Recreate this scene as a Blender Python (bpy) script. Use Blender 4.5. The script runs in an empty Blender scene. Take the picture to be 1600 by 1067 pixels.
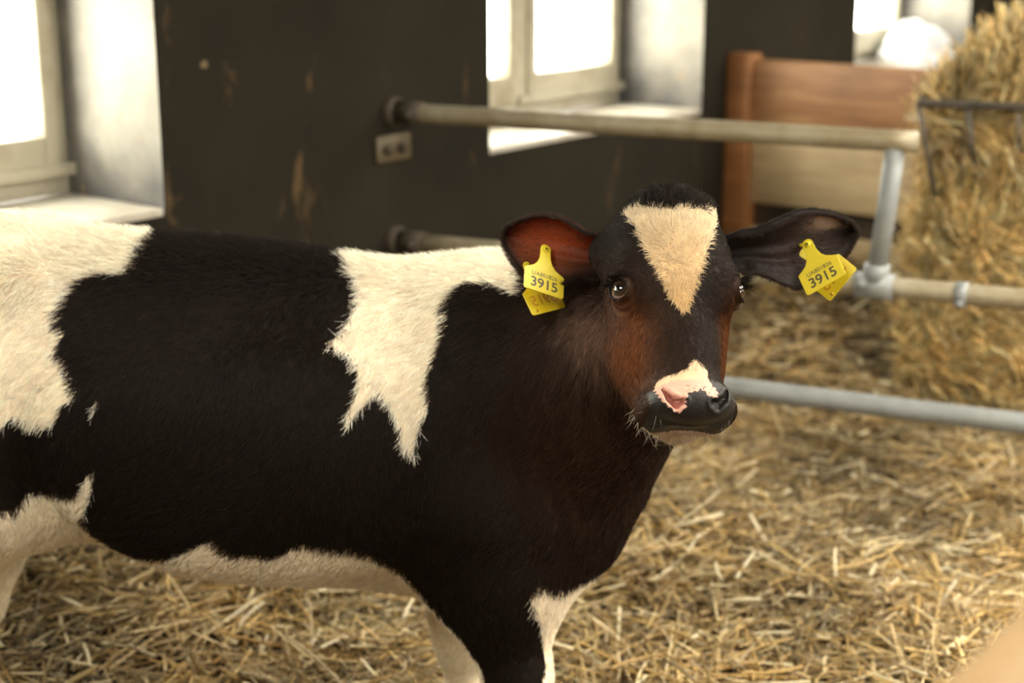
import bpy, bmesh, math, random, time
import numpy as np
from mathutils import Vector, Matrix
T0 = time.time()
SC = bpy.context.scene
COL = SC.collection
R = math.radians
rng = np.random.default_rng(7)
random.seed(7)

# ------------------------------------------------------------------ camera
CAM_Z = 1.6
cd = bpy.data.cameras.new('camera'); cam = bpy.data.objects.new('camera', cd); COL.objects.link(cam)
cam.location = (0, 0, CAM_Z); cam.rotation_euler = (R(90-15.3), 0, 0)
cd.lens = 2444*36/1600; cd.sensor_width = 36; cd.clip_start = .05; cd.clip_end = 200
cd.dof.use_dof = True; cd.dof.focus_distance = 2.27; cd.dof.aperture_fstop = 2.8; cd.dof.aperture_blades = 0
SC.camera = cam

# ------------------------------------------------------------------ sky, daylight, exposure
SKY = 9.0
wd = bpy.data.worlds.new('overcast_sky'); SC.world = wd; wd.use_nodes = True
nt = wd.node_tree; bg = nt.nodes['Background']
bg.inputs['Color'].default_value = (1.0, .93, .80, 1); bg.inputs['Strength'].default_value = SKY
SC.view_settings.view_transform = 'Standard'; SC.view_settings.look = 'None'
SC.view_settings.gamma = 1; SC.view_settings.use_curve_mapping = False
SC.view_settings.exposure = 1.40
cy = SC.cycles
cy.use_denoising = True
cy.max_bounces = 10; cy.diffuse_bounces = 5; cy.glossy_bounces = 4; cy.transmission_bounces = 6; cy.transparent_max_bounces = 12
cy.caustics_reflective = False; cy.caustics_refractive = False
cy.sample_clamp_indirect = 8
SC.cycles_curves.shape = 'RIBBONS'; SC.cycles_curves.subdivisions = 2

# barn frame: the window wall runs along WD, the room lies on the side WN
AZ = R(37.6)
WD = np.array([math.sin(AZ), math.cos(AZ), 0]); WN = np.array([WD[1], -WD[0], 0]); W0 = np.array([-.072, 5.0, 0])
def wpt(t, o, z): return W0 + WD*t + WN*o + np.array([0, 0, z])       # along the wall, out into the room, up
WALLROT = math.atan2(WD[1], WD[0])
WIN_T = [-6.56, -3.935, -1.31-1.335, 0.0, 2.63, 5.255]                   # left edge of each opening
WIN_W, SILL, WIN_H, THICK, REV = 1.31, .875, 1.25, .50, .38
ROOM_W, T_A, T_B, CEIL = 8.2, -9.0, 8.2, 2.75
def portal(c, n, sx, sy):
    l = bpy.data.lights.new('daylight', 'AREA'); l.shape = 'RECTANGLE'; l.size = sx; l.size_y = sy; l.cycles.is_portal = True
    o = bpy.data.objects.new('daylight', l); COL.objects.link(o); o.location = c
    z = Vector(-n); x = Vector((0,0,1)).cross(z); y = z.cross(x)
    o.rotation_euler = Matrix((x, y, z)).transposed().to_euler()
for t in WIN_T: portal(wpt(t+WIN_W/2, -THICK-.02, SILL+WIN_H/2), WN, WIN_W, WIN_H)
# the other long side of the barn: unseen openings added for fill light
ADDED_FAR_OPEN = [(-5.6,1.6,1.35,2.55), (-1.2,1.6,1.35,2.55), (3.2,1.6,1.35,2.55)]   # t, width, z0, z1
ADDED_SKYLIGHTS = [(-5.2,-3.6,1.5,2.6), (-2.2,.6,3.0,4.7), (1.5,3.7,2.0,3.8)]                                # unseen roof openings added to brighten the pen: t0, t1, o0, o1
for t, w, z0, z1 in ADDED_FAR_OPEN: portal(wpt(t+w/2, ROOM_W+.32, (z0+z1)/2), -WN, w, z1-z0)

for t0, t1, o0, o1 in ADDED_SKYLIGHTS:
    l = bpy.data.lights.new('daylight', 'AREA'); l.shape = 'RECTANGLE'; l.size = t1-t0; l.size_y = o1-o0; l.cycles.is_portal = True
    o = bpy.data.objects.new('daylight', l); COL.objects.link(o); o.location = wpt((t0+t1)/2, (o0+o1)/2, CEIL+.16); o.rotation_euler = (0,0,WALLROT)

# ------------------------------------------------------------------ helpers
def link(o, parent=None):
    COL.objects.link(o)
    if parent is not None: o.parent = parent
    return o
def tag(o, label=None, cat=None, group=None, kind=None):
    if label: o['label'] = label
    if cat: o['category'] = cat
    if group: o['group'] = group
    if kind: o['kind'] = kind
    return o
def empty(name, loc=(0,0,0), rz=0.0, parent=None):
    o = bpy.data.objects.new(name, None); o.location = loc; o.rotation_euler = (0,0,rz); o.empty_display_size = .1
    return link(o, parent)
def obj(name, bm, mat, parent=None, smooth=True, loc=None, rot=None):
    me = bpy.data.meshes.new(name); bm.normal_update(); bm.to_mesh(me); bm.free()
    for m in (mat if isinstance(mat, (list, tuple)) else [mat]): me.materials.append(m)
    if smooth: me.shade_smooth()
    o = bpy.data.objects.new(name, me)
    if loc is not None: o.location = loc
    if rot is not None: o.rotation_euler = rot
    return link(o, parent)
def add_box(bm, lo, hi, bevel=.0, mi=0, seg=2):
    r = bmesh.ops.create_cube(bm, size=1.0); vs = r['verts']
    c = [(a+b)/2 for a, b in zip(lo, hi)]; s = [abs(b-a) for a, b in zip(lo, hi)]
    for v in vs: v.co = Vector((v.co.x*s[0]+c[0], v.co.y*s[1]+c[1], v.co.z*s[2]+c[2]))
    fs = list({f for v in vs for f in v.link_faces})
    for f in fs: f.material_index = mi
    if bevel > 0:
        es = list({e for v in vs for e in v.link_edges})
        bmesh.ops.bevel(bm, geom=es, offset=bevel, segments=seg, affect='EDGES', profile=.5)
def box(lo, hi, bevel=0.): bm = bmesh.new(); add_box(bm, lo, hi, bevel); return bm
def add_tube(bm, pts, rad, seg=14, cap=True):
    pts = [Vector(p) for p in pts]; n = len(pts)
    rad = [rad]*n if not hasattr(rad, '__len__') else rad
    prev = None; rings = []
    for i, p in enumerate(pts):
        d = (pts[min(i+1,n-1)]-pts[max(i-1,0)]).normalized()
        if prev is None:
            a = Vector((0,0,1)) if abs(d.z) < .9 else Vector((1,0,0)); u = d.cross(a).normalized()
        else: u = (prev - d*prev.dot(d)).normalized()
        prev = u; v = d.cross(u)
        rings.append([bm.verts.new(p + (u*math.cos(2*math.pi*k/seg)+v*math.sin(2*math.pi*k/seg))*rad[i]) for k in range(seg)])
    for a, b in zip(rings[:-1], rings[1:]):
        for k in range(seg): bm.faces.new((a[k], a[(k+1)%seg], b[(k+1)%seg], b[k]))
    if cap: bm.faces.new(rings[0][::-1]); bm.faces.new(rings[-1])
def tube(pts, rad, seg=14): bm = bmesh.new(); add_tube(bm, pts, rad, seg); return bm
def add_cyl(bm, a, b, r, seg=16):
    add_tube(bm, [a, Vector(a).lerp(Vector(b), .5), b], r, seg)
def np_mesh(name, V, F, mat, parent=None, smooth=True, col=None):
    me = bpy.data.meshes.new(name); V = np.asarray(V, np.float32); F = np.asarray(F, np.int32)
    me.vertices.add(len(V)); me.vertices.foreach_set('co', V.ravel())
    k = F.shape[1]; me.loops.add(F.size); me.loops.foreach_set('vertex_index', F.ravel())
    me.polygons.add(len(F)); me.polygons.foreach_set('loop_start', np.arange(0, F.size, k, dtype=np.int32))
    me.update(calc_edges=True)
    if col is not None:
        a = me.color_attributes.new('tint', 'FLOAT_COLOR', 'POINT'); c = np.ones((len(V),4), np.float32); c[:,:3] = col; a.data.foreach_set('color', c.ravel())
    me.materials.append(mat)
    if smooth: me.shade_smooth()
    return link(bpy.data.objects.new(name, me), parent)

# ------------------------------------------------------------------ materials
class NT:
    def __init__(s, name):
        s.m = bpy.data.materials.new(name); s.m.use_nodes = True; s.t = s.m.node_tree
        s.b = s.t.nodes['Principled BSDF']; s.o = s.t.nodes['Material Output']
    def n(s, typ, **kw):
        x = s.t.nodes.new(typ)
        for k, v in kw.items():
            if k in x.inputs: x.inputs[k].default_value = v
            else: setattr(x, k, v)
        return x
    def l(s, a, b): s.t.links.new(a, b)
    def coord(s, scale=(1,1,1), kind='Object', rot=(0,0,0)):
        tc = s.n('ShaderNodeTexCoord'); mp = s.n('ShaderNodeMapping'); mp.inputs['Scale'].default_value = scale; mp.inputs['Rotation'].default_value = rot
        s.l(tc.outputs[kind], mp.inputs['Vector']); return mp.outputs['Vector']
    def noise(s, vec, scale, detail=4, rough=.55, dist=0.):
        x = s.n('ShaderNodeTexNoise'); x.inputs['Scale'].default_value = scale; x.inputs['Detail'].default_value = detail
        x.inputs['Roughness'].default_value = rough; x.inputs['Distortion'].default_value = dist
        s.l(vec, x.inputs['Vector']); return x.outputs['Fac']
    def ramp(s, fac, stops, interp='LINEAR'):
        x = s.n('ShaderNodeValToRGB'); cr = x.color_ramp; cr.interpolation = interp
        while len(cr.elements) < len(stops): cr.elements.new(.5)
        for e, (p, c) in zip(cr.elements, stops):
            e.position = p; e.color = (c[0],c[1],c[2],1) if hasattr(c, '__len__') else (c,c,c,1)
        s.l(fac, x.inputs['Fac']); return x.outputs['Color']
    def mix(s, fac, a, b, mode='MIX'):
        x = s.n('ShaderNodeMix'); x.data_type = 'RGBA'; x.blend_type = mode
        for v, i in ((fac, 0), (a, 6), (b, 7)):
            if hasattr(v, 'is_linked'): s.l(v, x.inputs[i])
            elif i == 0: x.inputs[0].default_value = v
            else: x.inputs[i].default_value = (v[0],v[1],v[2],1)
        return x.outputs[2]
    def bump(s, h, strength=.3, dist=.01):
        x = s.n('ShaderNodeBump'); x.inputs['Strength'].default_value = strength; x.inputs['Distance'].default_value = dist
        s.l(h, x.inputs['Height']); s.l(x.outputs['Normal'], s.b.inputs['Normal'])
    def set(s, **kw):
        for k, v in kw.items():
            k = k.replace('_', ' ')
            if hasattr(v, 'is_linked'): s.l(v, s.b.inputs[k])
            elif hasattr(v, '__len__'): s.b.inputs[k].default_value = (v[0],v[1],v[2],1)
            else: s.b.inputs[k].default_value = v
        return s.m

def m_dark_wall():
    g = NT('dark_plaster'); v = g.coord()
    base = g.ramp(g.noise(v, 1.6, 5, .6), [(.3,(.0125,.0104,.0068)),(.7,(.023,.019,.0122))])
    st = g.ramp(g.noise(g.coord((3.5,3.5,1.1)), 1.9, 6, .62, .4), [(.62,0),(.70,1)])
    c = g.mix(st, base, (.085,.055,.026))
    chips = g.ramp(g.noise(v, 7, 3, .5), [(.72,0),(.76,1)])
    c = g.mix(chips, c, (.16,.12,.065))
    g.bump(g.noise(v, 18, 6, .65), .35, .01)
    return g.set(Base_Color=c, Roughness=.85, Specular_IOR_Level=.12)
def m_reveal():
    g = NT('whitewashed_reveal'); v = g.coord()
    c = g.ramp(g.noise(v, 2.6, 5, .6, .3), [(.28,(.13,.125,.12)),(.5,(.26,.24,.205)),(.7,(.37,.35,.30))])
    # blue-grey tone through noise, stronger towards the sill and the frame
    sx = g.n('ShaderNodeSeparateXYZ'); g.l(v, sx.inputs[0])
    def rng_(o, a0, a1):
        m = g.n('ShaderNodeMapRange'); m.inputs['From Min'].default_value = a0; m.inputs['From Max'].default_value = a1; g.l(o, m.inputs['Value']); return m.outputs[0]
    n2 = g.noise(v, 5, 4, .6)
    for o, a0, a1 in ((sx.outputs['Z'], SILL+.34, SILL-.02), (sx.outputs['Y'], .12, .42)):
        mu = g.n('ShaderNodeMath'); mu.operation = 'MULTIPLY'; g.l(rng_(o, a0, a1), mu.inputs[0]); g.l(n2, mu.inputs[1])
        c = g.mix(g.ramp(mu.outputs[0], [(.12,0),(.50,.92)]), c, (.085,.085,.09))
    sp = g.ramp(g.noise(v, 14, 3), [(.68,0),(.75,1)]); c = g.mix(sp, c, (.30,.22,.12))
    g.bump(g.noise(v, 25, 5), .3, .006)
    return g.set(Base_Color=c, Roughness=.75)
def m_paint(name, col, dirt, ds=6., rough=.45):
    g = NT(name); v = g.coord()
    c = g.mix(g.ramp(g.noise(v, ds, 5, .65), [(.45,0),(.75,1)]), col, dirt)
    g.bump(g.noise(v, 60, 3), .1, .002)
    return g.set(Base_Color=c, Roughness=rough)
def m_metal(name, a, b, rough=.42, metal=.75):
    g = NT(name); v = g.coord()
    f = g.noise(v, 9, 6, .65, .5)
    c = g.ramp(f, [(.35,a),(.68,b)])
    r = g.ramp(g.noise(v, 22, 4), [(.3,rough-.12),(.7,rough+.15)])
    g.bump(g.noise(v, 70, 4), .12, .002)
    return g.set(Base_Color=c, Roughness=r, Metallic=metal)
def m_wood(name, a, b, c3):
    g = NT(name); v = g.coord((1.2,14,14))
    f = g.noise(v, 2.2, 8, .6, .8); c = g.ramp(f, [(.3,a),(.55,b),(.75,c3)])
    w = g.noise(g.coord((2,3,3)), 1.2, 3); c = g.mix(g.ramp(w, [(.4,0),(.7,.55)]), c, (a[0]*.6,a[1]*.6,a[2]*.6))
    g.bump(f, .35, .004)
    return g.set(Base_Color=c, Roughness=.62)
def m_attr(name, rough=.55, bump=None, spec=.4):
    g = NT(name); a = g.n('ShaderNodeAttribute'); a.attribute_name = 'tint'
    return g.set(Base_Color=a.outputs['Color'], Roughness=rough, Specular_IOR_Level=spec)
def m_straw(name):
    g = NT(name); a = g.n('ShaderNodeAttribute'); a.attribute_name = 'tint'
    d = g.n('ShaderNodeBsdfTranslucent'); g.l(a.outputs['Color'], d.inputs['Color'])
    g.set(Base_Color=a.outputs['Color'], Roughness=.38, Specular_IOR_Level=.55)
    mx = g.n('ShaderNodeMixShader'); mx.inputs[0].default_value = .18
    g.l(g.b.outputs[0], mx.inputs[1]); g.l(d.outputs[0], mx.inputs[2]); g.l(mx.outputs[0], g.o.inputs['Surface'])
    return g.m
def m_glass():
    g = NT('window_glass'); t = g.n('ShaderNodeBsdfTransparent'); t.inputs['Color'].default_value = (.93,.95,.94,1)
    gl = g.n('ShaderNodeBsdfGlossy'); gl.inputs['Roughness'].default_value = .03
    lw = g.n('ShaderNodeLayerWeight'); pw = g.n('ShaderNodeMath'); pw.operation = 'POWER'; pw.inputs[1].default_value = 5; g.l(lw.outputs['Facing'], pw.inputs[0])
    ma = g.n('ShaderNodeMath'); ma.operation = 'MULTIPLY_ADD'; ma.inputs[1].default_value = .5; ma.inputs[2].default_value = .04; g.l(pw.outputs[0], ma.inputs[0])
    mx = g.n('ShaderNodeMixShader'); g.l(ma.outputs[0], mx.inputs[0]); g.l(t.outputs[0], mx.inputs[1]); g.l(gl.outputs[0], mx.inputs[2])
    g.l(mx.outputs[0], g.o.inputs['Surface']); return g.m
M = dict(
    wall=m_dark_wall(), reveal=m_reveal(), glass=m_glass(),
    frame=m_paint('cream_window_paint', (.40,.37,.285), (.25,.21,.14)),
    sill=m_paint('worn_sill', (.52,.49,.42), (.22,.16,.09), 4.),
    ceil=m_paint('ceiling_boards', (.10,.085,.06), (.05,.042,.03)),
    back=m_paint('barn_wash', (.22,.19,.14), (.13,.10,.065), 2.),
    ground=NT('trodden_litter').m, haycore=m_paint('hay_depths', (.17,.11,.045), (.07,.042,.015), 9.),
    galv=m_metal('galvanised_pipe', (.195,.205,.20), (.275,.285,.28), .6, .3),
    galv_old=m_metal('weathered_pipe', (.37,.33,.235), (.23,.18,.10), .55, .3),
    dusty=m_metal('dusty_pipe', (.065,.052,.034), (.04,.028,.016), .7, .2),
    iron=m_metal('dark_rebar', (.07,.062,.05), (.14,.11,.08), .55, .5),
    tan=m_paint('tan_paint', (.27,.17,.07), (.20,.12,.046), 3., .75),
    board=m_wood('partition_board', (.19,.078,.028), (.30,.145,.058), (.40,.23,.105)),
    post=m_wood('partition_post', (.20,.075,.02), (.30,.125,.038), (.38,.17,.06)),
    pale=m_wood('pale_board', (.34,.235,.115), (.50,.375,.215), (.58,.455,.285)),
    straw=m_straw('straw'), plate=m_paint('bracket_plate', (.10,.075,.04), (.04,.026,.013)),
    sack=m_paint('white_sack', (.62,.64,.66), (.52,.54,.56)),
)
def fill_ground(m):
    t = m.node_tree; g = NT.__new__(NT); g.m = m; g.t = t; g.b = t.nodes['Principled BSDF']; g.o = t.nodes['Material Output']
    v = g.coord()
    f = g.noise(g.coord((1,3,1), rot=(0,0,.6)), 26, 6, .7, 1.2); f2 = g.noise(g.coord((3,1,1), rot=(0,0,-.3)), 24, 6, .7, 1.0)
    c = g.mix(.5, g.ramp(f, [(.35,(.030,.016,.006)),(.55,(.11,.062,.024)),(.72,(.26,.17,.075))]), g.ramp(f2, [(.35,(.032,.018,.007)),(.6,(.13,.078,.032)),(.75,(.28,.19,.09))]))
    big = g.ramp(g.noise(v, 1.3, 3), [(.35,.55),(.65,1.1)])
    c = g.mix(1.0, c, big, 'MULTIPLY')
    g.bump(f, .8, .02); g.set(Base_Color=c, Roughness=.85)
fill_ground(M['ground'])

# ------------------------------------------------------------------ the room
def wall_frame(name, mats, boxes, kind='structure', bev=0):
    """boxes in wall coordinates: t0,t1,o0,o1,z0,z1,material"""
    bm = bmesh.new()
    for t0, t1, o0, o1, z0, z1, mi in boxes: add_box(bm, (t0,-o1,z0), (t1,-o0,z1), bev, mi)
    o = obj(name, bm, mats, smooth=False, loc=tuple(W0), rot=(0,0,WALLROT)); o['kind'] = kind
    return o
# in the wall's own frame x runs along the wall, y points outwards (away from the room)
bx = []; edges = []
cur = T_A-.5
for t in WIN_T:
    bx.append((cur, t, -THICK, 0, -.1, CEIL+.2, 0)); bx.append((t, t+WIN_W, -THICK, 0, -.1, SILL-.02, 0))
    bx.append((t, t+WIN_W, -THICK, 0, SILL+WIN_H, CEIL+.2, 0)); cur = t+WIN_W
bx.append((cur, T_B+.5, -THICK, 0, -.1, CEIL+.2, 0))
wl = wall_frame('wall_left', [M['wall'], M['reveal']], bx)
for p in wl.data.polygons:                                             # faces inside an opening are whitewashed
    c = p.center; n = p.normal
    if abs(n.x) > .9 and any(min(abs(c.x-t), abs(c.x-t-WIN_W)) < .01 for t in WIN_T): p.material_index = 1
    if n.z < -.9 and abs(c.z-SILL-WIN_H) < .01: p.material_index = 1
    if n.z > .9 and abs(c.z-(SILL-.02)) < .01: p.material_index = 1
bm = bmesh.new(); add_box(bm, (T_A-.5,-ROOM_W-.5,-.1), (T_B+.5,.5,0)); fl = obj('floor', bm, M['ground'], smooth=False, loc=tuple(W0), rot=(0,0,WALLROT)); fl['kind'] = 'structure'
bm = bmesh.new(); ts = sorted({T_A-.5, T_B+.5, *[v for k in ADDED_SKYLIGHTS for v in k[:2]]}); os_ = sorted({-.5, ROOM_W+.5, *[v for k in ADDED_SKYLIGHTS for v in k[2:]]})
for t0, t1 in zip(ts[:-1], ts[1:]):
    for o0, o1 in zip(os_[:-1], os_[1:]):
        if not any(k[0] <= t0 and t1 <= k[1] and k[2] <= o0 and o1 <= k[3] for k in ADDED_SKYLIGHTS): add_box(bm, (t0,-o1,CEIL), (t1,-o0,CEIL+.15))
ce = obj('ceiling', bm, M['ceil'], smooth=False, loc=tuple(W0), rot=(0,0,WALLROT)); ce['kind'] = 'structure'
wall_frame('wall_back', [M['wall']], [(T_B, T_B+.3, 0, ROOM_W, 0, CEIL, 0)])
wall_frame('wall_front', [M['back']], [(T_A-.3, T_A, 0, ROOM_W, 0, CEIL, 0)])
bx = []; cur = T_A
for t, w, z0, z1 in ADDED_FAR_OPEN:
    bx.append((cur, t, ROOM_W, ROOM_W+.3, 0, CEIL, 0))
    if z0 > .05: bx.append((t, t+w, ROOM_W, ROOM_W+.3, 0, z0, 0))
    bx.append((t, t+w, ROOM_W, ROOM_W+.3, z1, CEIL, 0)); cur = t+w
bx.append((cur, T_B, ROOM_W, ROOM_W+.3, 0, CEIL, 0))
wall_frame('wall_right', [M['back']], bx)
# windows: outer frame, mullion, two casements with their panes, a worn sill board
FW = .030
def window(i, t):
    r = empty('window_%d' % i, tuple(wpt(t, -REV, SILL)), WALLROT); r['kind'] = 'structure'
    w, h = WIN_W, WIN_H
    bm = bmesh.new()
    for lo, hi in (((0,0,0),(FW,.10,h)), ((w-FW,0,0),(w,.10,h)), ((FW,0,0),(w-FW,.10,.055)), ((FW,0,h-FW),(w-FW,.10,h))): add_box(bm, lo, hi, .006)
    obj('window_frame', bm, M['frame'], r)
    obj('mullion', box((w/2-.028,-.012,.055), (w/2+.028,.09,h-FW), .008), M['frame'], r)
    for a, b in ((FW, w/2-.028), (w/2+.028, w-FW)):
        bm = bmesh.new(); k = .054
        for lo, hi in (((a+.003,-.02,.058),(a+k,.05,h-FW-.004)), ((b-k,-.02,.058),(b-.003,.05,h-FW-.004)), ((a+k,-.02,.058),(b-k,.05,.160)), ((a+k,-.02,h-FW-.08),(b-k,.05,h-FW-.004))): add_box(bm, lo, hi, .006)
        c = obj('casement', bm, M['frame'], r)
        obj('pane', box((a+k-.003,.012,.157), (b-k+.003,.018,h-FW-.077)), M['glass'], c, smooth=False)
    a = w/2+.028; b = w-FW
    bm = bmesh.new(); add_box(bm, (a-.05,-.028,.05), (b+.045,.0,.085), .006); obj('weather_bar', bm, M['frame'], r)
    obj('sill_board', box((.004,-REV+.0,-.022), (w-.004,.0,.0), .004), M['sill'], r)
for i, t in enumerate(WIN_T): window(i+1, t)

# ------------------------------------------------------------------ pipe fence across the pen, bolted to the wall
FA = W0 + WD*-.464; FAZ = R(114.3); FD = np.array([math.sin(FAZ), math.cos(FAZ), 0])
fence = empty('pipe_fence', (FA[0], FA[1], 0), math.atan2(FD[1], FD[0]))
tag(fence, 'weathered galvanised pipe fence running from the dark wall behind the calf', 'fence')
def rail(z, x0, x1, r, mat, lab=None, bend=None):
    n = 24; pts = [(x0+(x1-x0)*i/n, .003*math.sin(3*i/n), z) for i in range(n+1)]
    o = obj('rail', tube(pts, r, 18), mat, fence)
    if lab: o['label'] = lab
    return o
# top rail turns down at its far end into the upright
zt, zm, zb = 1.035, .648, .318
e = 1.475
obj('rail', tube([(.04+(e+.055-.04)*i/20, 0, zt) for i in range(21)], .028, 18), M['galv_old'], fence)['label'] = 'yellowed top rail'
obj('upright', tube([(e, 0, zt-.02), (e-.012, 0, .85), (e-.03, 0, zm+.02)], .026, 16), M['galv'], fence)
rail(zm, .05, 3.6, .027, M['galv_old'])
rail(zb, .05, 3.6, .029, M['galv'], 'bright galvanised lower rail')
bm = bmesh.new(); add_cyl(bm, (e-.08,0,zm), (e+.02,0,zm), .036, 16); add_cyl(bm, (e-.03,0,zm+.01), (e-.027,0,zm+.06), .034, 16); add_cyl(bm, (e-.06,-.045,zm+.01), (e-.06,.045,zm+.01), .012, 8); obj('clamp', bm, M['galv'], fence)
bm = bmesh.new(); add_cyl(bm, (e+.18,0,zm), (e+.21,0,zm), .033, 16); add_cyl(bm, (e+.195,-.04,zm-.02), (e+.195,.04,zm-.02), .010, 8); obj('collar', bm, M['galv'], fence)
obj('upright', tube([(3.55,0,0), (3.55,0,.6), (3.55,0,zt)], .03, 16), M['galv'], fence)
for z in (zt, zm, zb):
    bm = bmesh.new(); add_cyl(bm, (-.02,0,z), (.02,0,z), .046, 20); add_cyl(bm, (.02,0,z), (.10,0,z), .035, 18)
    add_cyl(bm, (.075,-.055,z), (.075,.055,z), .011, 8)
    obj('wall_flange', bm, M['dusty'], fence)
# small plate with two bolts under the top flange
pl = empty('bracket_plate', tuple(wpt(-.47, .0, .93)), WALLROT)
tag(pl, 'small pale rusty plate with two bolts on the dark wall below the top rail', 'bracket')
obj('plate', box((-.075,-.014,-.04), (.075,0,.04), .004), M['plate'], pl)
for sx in (-.035, .03):
    bm = bmesh.new(); add_cyl(bm, (sx,-.028,.0), (sx,-.012,.0), .016, 8); obj('bolt', bm, M['dusty'], pl)

# ------------------------------------------------------------------ board partition square to the wall
PB = wpt(1.54, .0, 0); part = empty('board_partition', tuple(PB), math.atan2(WN[1], WN[0]))
tag(part, 'brown wooden board partition behind the hay rack, square to the dark wall', 'partition')
obj('post', box((.0,-.05,0), (.105,.05,1.075), .008), M['post'], part)['label'] = 'red-brown upright post'
obj('post', box((2.5,-.05,0), (2.6,.05,1.06), .008), M['post'], part)
for k, (z0, z1, m) in enumerate(((.80,1.055,M['board']), (.495,.765,M['pale']), (.06,.395,M['pale']))):
    obj('board', box((.105,-.022+.004*k,z0), (2.5,.022+.004*k,z1), .006), m, part)
# dark strip behind the gap between the boards, in place of its shade
obj('dark_gap_strip', box((.105,.03,.40), (2.5,.05,.49), .004), M['iron'], part)

# ------------------------------------------------------------------ window sill sack
def sack():
    me_b = bmesh.new(); bmesh.ops.create_icosphere(me_b, subdivisions=5, radius=1.0)
    r = np.random.default_rng(3)
    ph = r.normal(size=(14,3))*3.2; am = r.uniform(.02,.07,14); of = r.uniform(0,6,14)
    for v in me_b.verts:
        p = np.array(v.co); d = sum(a*abs(math.sin(float(k@p)+o)) for k, a, o in zip(ph, am, of))
        q = p*(.78+d)
        v.co = Vector((q[0]*.21*(1-.25*(q[2] > 0)), q[1]*.14, max(q[2], -.55)*.105*(1+.35*max(0, .2-q[0]))+.057))
    return me_b
c = wpt(3.66, -.15, SILL)
tag(obj('feed_sack', sack(), M['sack'], loc=tuple(c), rot=(0,0,WALLROT+.1)), 'crumpled bright white plastic sack lying on the sill of the far window', 'sack')
# ------------------------------------------------------------------ straw and hay
PAL = np.array([(.50,.33,.115),(.62,.45,.19),(.78,.64,.38),(.37,.235,.08),(.52,.40,.23),(.21,.125,.04),(.64,.50,.27),(.42,.31,.16)])
PW = np.array([.22,.18,.10,.15,.13,.08,.08,.06])
def strands(C, D, L, W, bend, st=4, tri=True, r=rng):
    """C centres, D unit directions, L lengths, W widths -> flattened three-sided stalks"""
    n = len(C); up = np.tile([0.,0,1.], (n,1)); S = np.cross(D, up); S /= np.maximum(np.linalg.norm(S, axis=1, keepdims=True), 1e-5)
    U = np.cross(S, D); a = r.uniform(0, 2*np.pi, n)[:,None]; B = S*np.cos(a)+U*np.sin(a)
    ro = r.uniform(-.9, .9, n)[:,None]; S2 = S*np.cos(ro)+U*np.sin(ro); U2 = -S*np.sin(ro)+U*np.cos(ro)
    V = np.zeros((n, st, 3, 3))
    for i in range(st):
        s = i/(st-1)-.5
        c = C + D*(L*s)[:,None] + B*((s*s-.08)*L*bend)[:,None]
        V[:,i,0] = c + S2*(W/2)[:,None]; V[:,i,1] = c - S2*(W/2)[:,None]; V[:,i,2] = c + U2*(W*.42)[:,None]
    base = (np.arange(n)*st*3)[:,None]
    F = []
    for i in range(st-1):
        for k in range(3):
            k2 = (k+1)%3
            F.append(base + np.array([[i*3+k, i*3+k2, (i+1)*3+k2, (i+1)*3+k]]))
    return V.reshape(-1,3), np.stack(F, 1).reshape(-1,4), st*3
def hump(x, y):
    t = (x-W0[0])*WD[0] + (y-W0[1])*WD[1]; o = (x-W0[0])*WN[0] + (y-W0[1])*WN[1]
    heap = .34*np.clip((-1.05-t)/.9, 0, 1)**.8*np.clip(1-o/.85, 0, 1)**1.3                # litter drifted up against the wall
    heap = heap + .27*np.clip(1-np.abs(t-1.5)/.85, 0, 1)**1.2*np.clip((o+.1)/.3, 0, 1)*np.clip((3.4-o)/.9, 0, 1)
    return heap + .035*np.sin(x*2.1+.5)*np.cos(y*1.7) + .022*np.sin(x*5.3+y*3.1) + .014*np.sin(x*9.7-y*7.3+1.) + .03
def tints(n, r=rng, pal=PAL, pw=PW, lo=.75, hi=1.2):
    c = np.minimum(pal[r.choice(len(pal), n, p=pw/pw.sum())]*1.12, .86); return c*r.uniform(lo, hi, (n,1))
def wall_side(x, y): return (x-W0[0])*WN[0] + (y-W0[1])*WN[1]
# litter under the straw: a soft uneven sheet
gx = np.linspace(-3.2, 5.0, 150); gy = np.linspace(1.0, 10.5, 170); GX, GY = np.meshgrid(gx, gy, indexing='ij')
keep = wall_side(GX, GY)
off = np.minimum(keep-.03, 0)
GX = GX - off*WN[0]; GY = GY - off*WN[1]
V = np.stack([GX, GY, hump(GX, GY)], -1).reshape(-1,3)
i, j = np.meshgrid(np.arange(149), np.arange(169), indexing='ij'); q = (i*170+j).ravel()
F = np.stack([q, q+170, q+171, q+1], -1)
lit = np_mesh('straw_bedding', V, F, M['ground']); tag(lit, 'loose golden straw and chaff bedding spread over the pen floor', 'straw', kind='stuff')
N = 82000
d = 2.0 + 7.3*rng.random(N*3)**1.8; ang = rng.uniform(-.56, .56, N*3); wide = rng.random(N*3) < .14; ang[wide] *= 1.7
x = d*np.sin(ang); y = d*np.cos(ang); ok = (wall_side(x, y) > .06) & (y > 1.6); x, y, d = x[ok][:N], y[ok][:N], d[ok][:N]; N = len(x)
clump = np.sin(x*7+2*np.sin(y*4))*np.cos(y*6+np.sin(x*5)); 
z = hump(x, y) + .004 + np.abs(rng.normal(0, .021, N))*(1+.7*clump)
az = rng.uniform(0, 2*np.pi, N); el = rng.normal(0, .22, N)
D = np.stack([np.cos(az)*np.cos(el), np.sin(az)*np.cos(el), np.sin(el)], -1)
short = rng.random(N) < .66
L = np.where(short, rng.uniform(.03, .09, N), rng.uniform(.09, .26, N)); pale = rng.random(N) < .035; W = rng.uniform(.0028, .0065, N)*np.where(pale | (rng.random(N) < .05), 1.8, 1)*(1+.10*(d-2.3))
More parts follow.
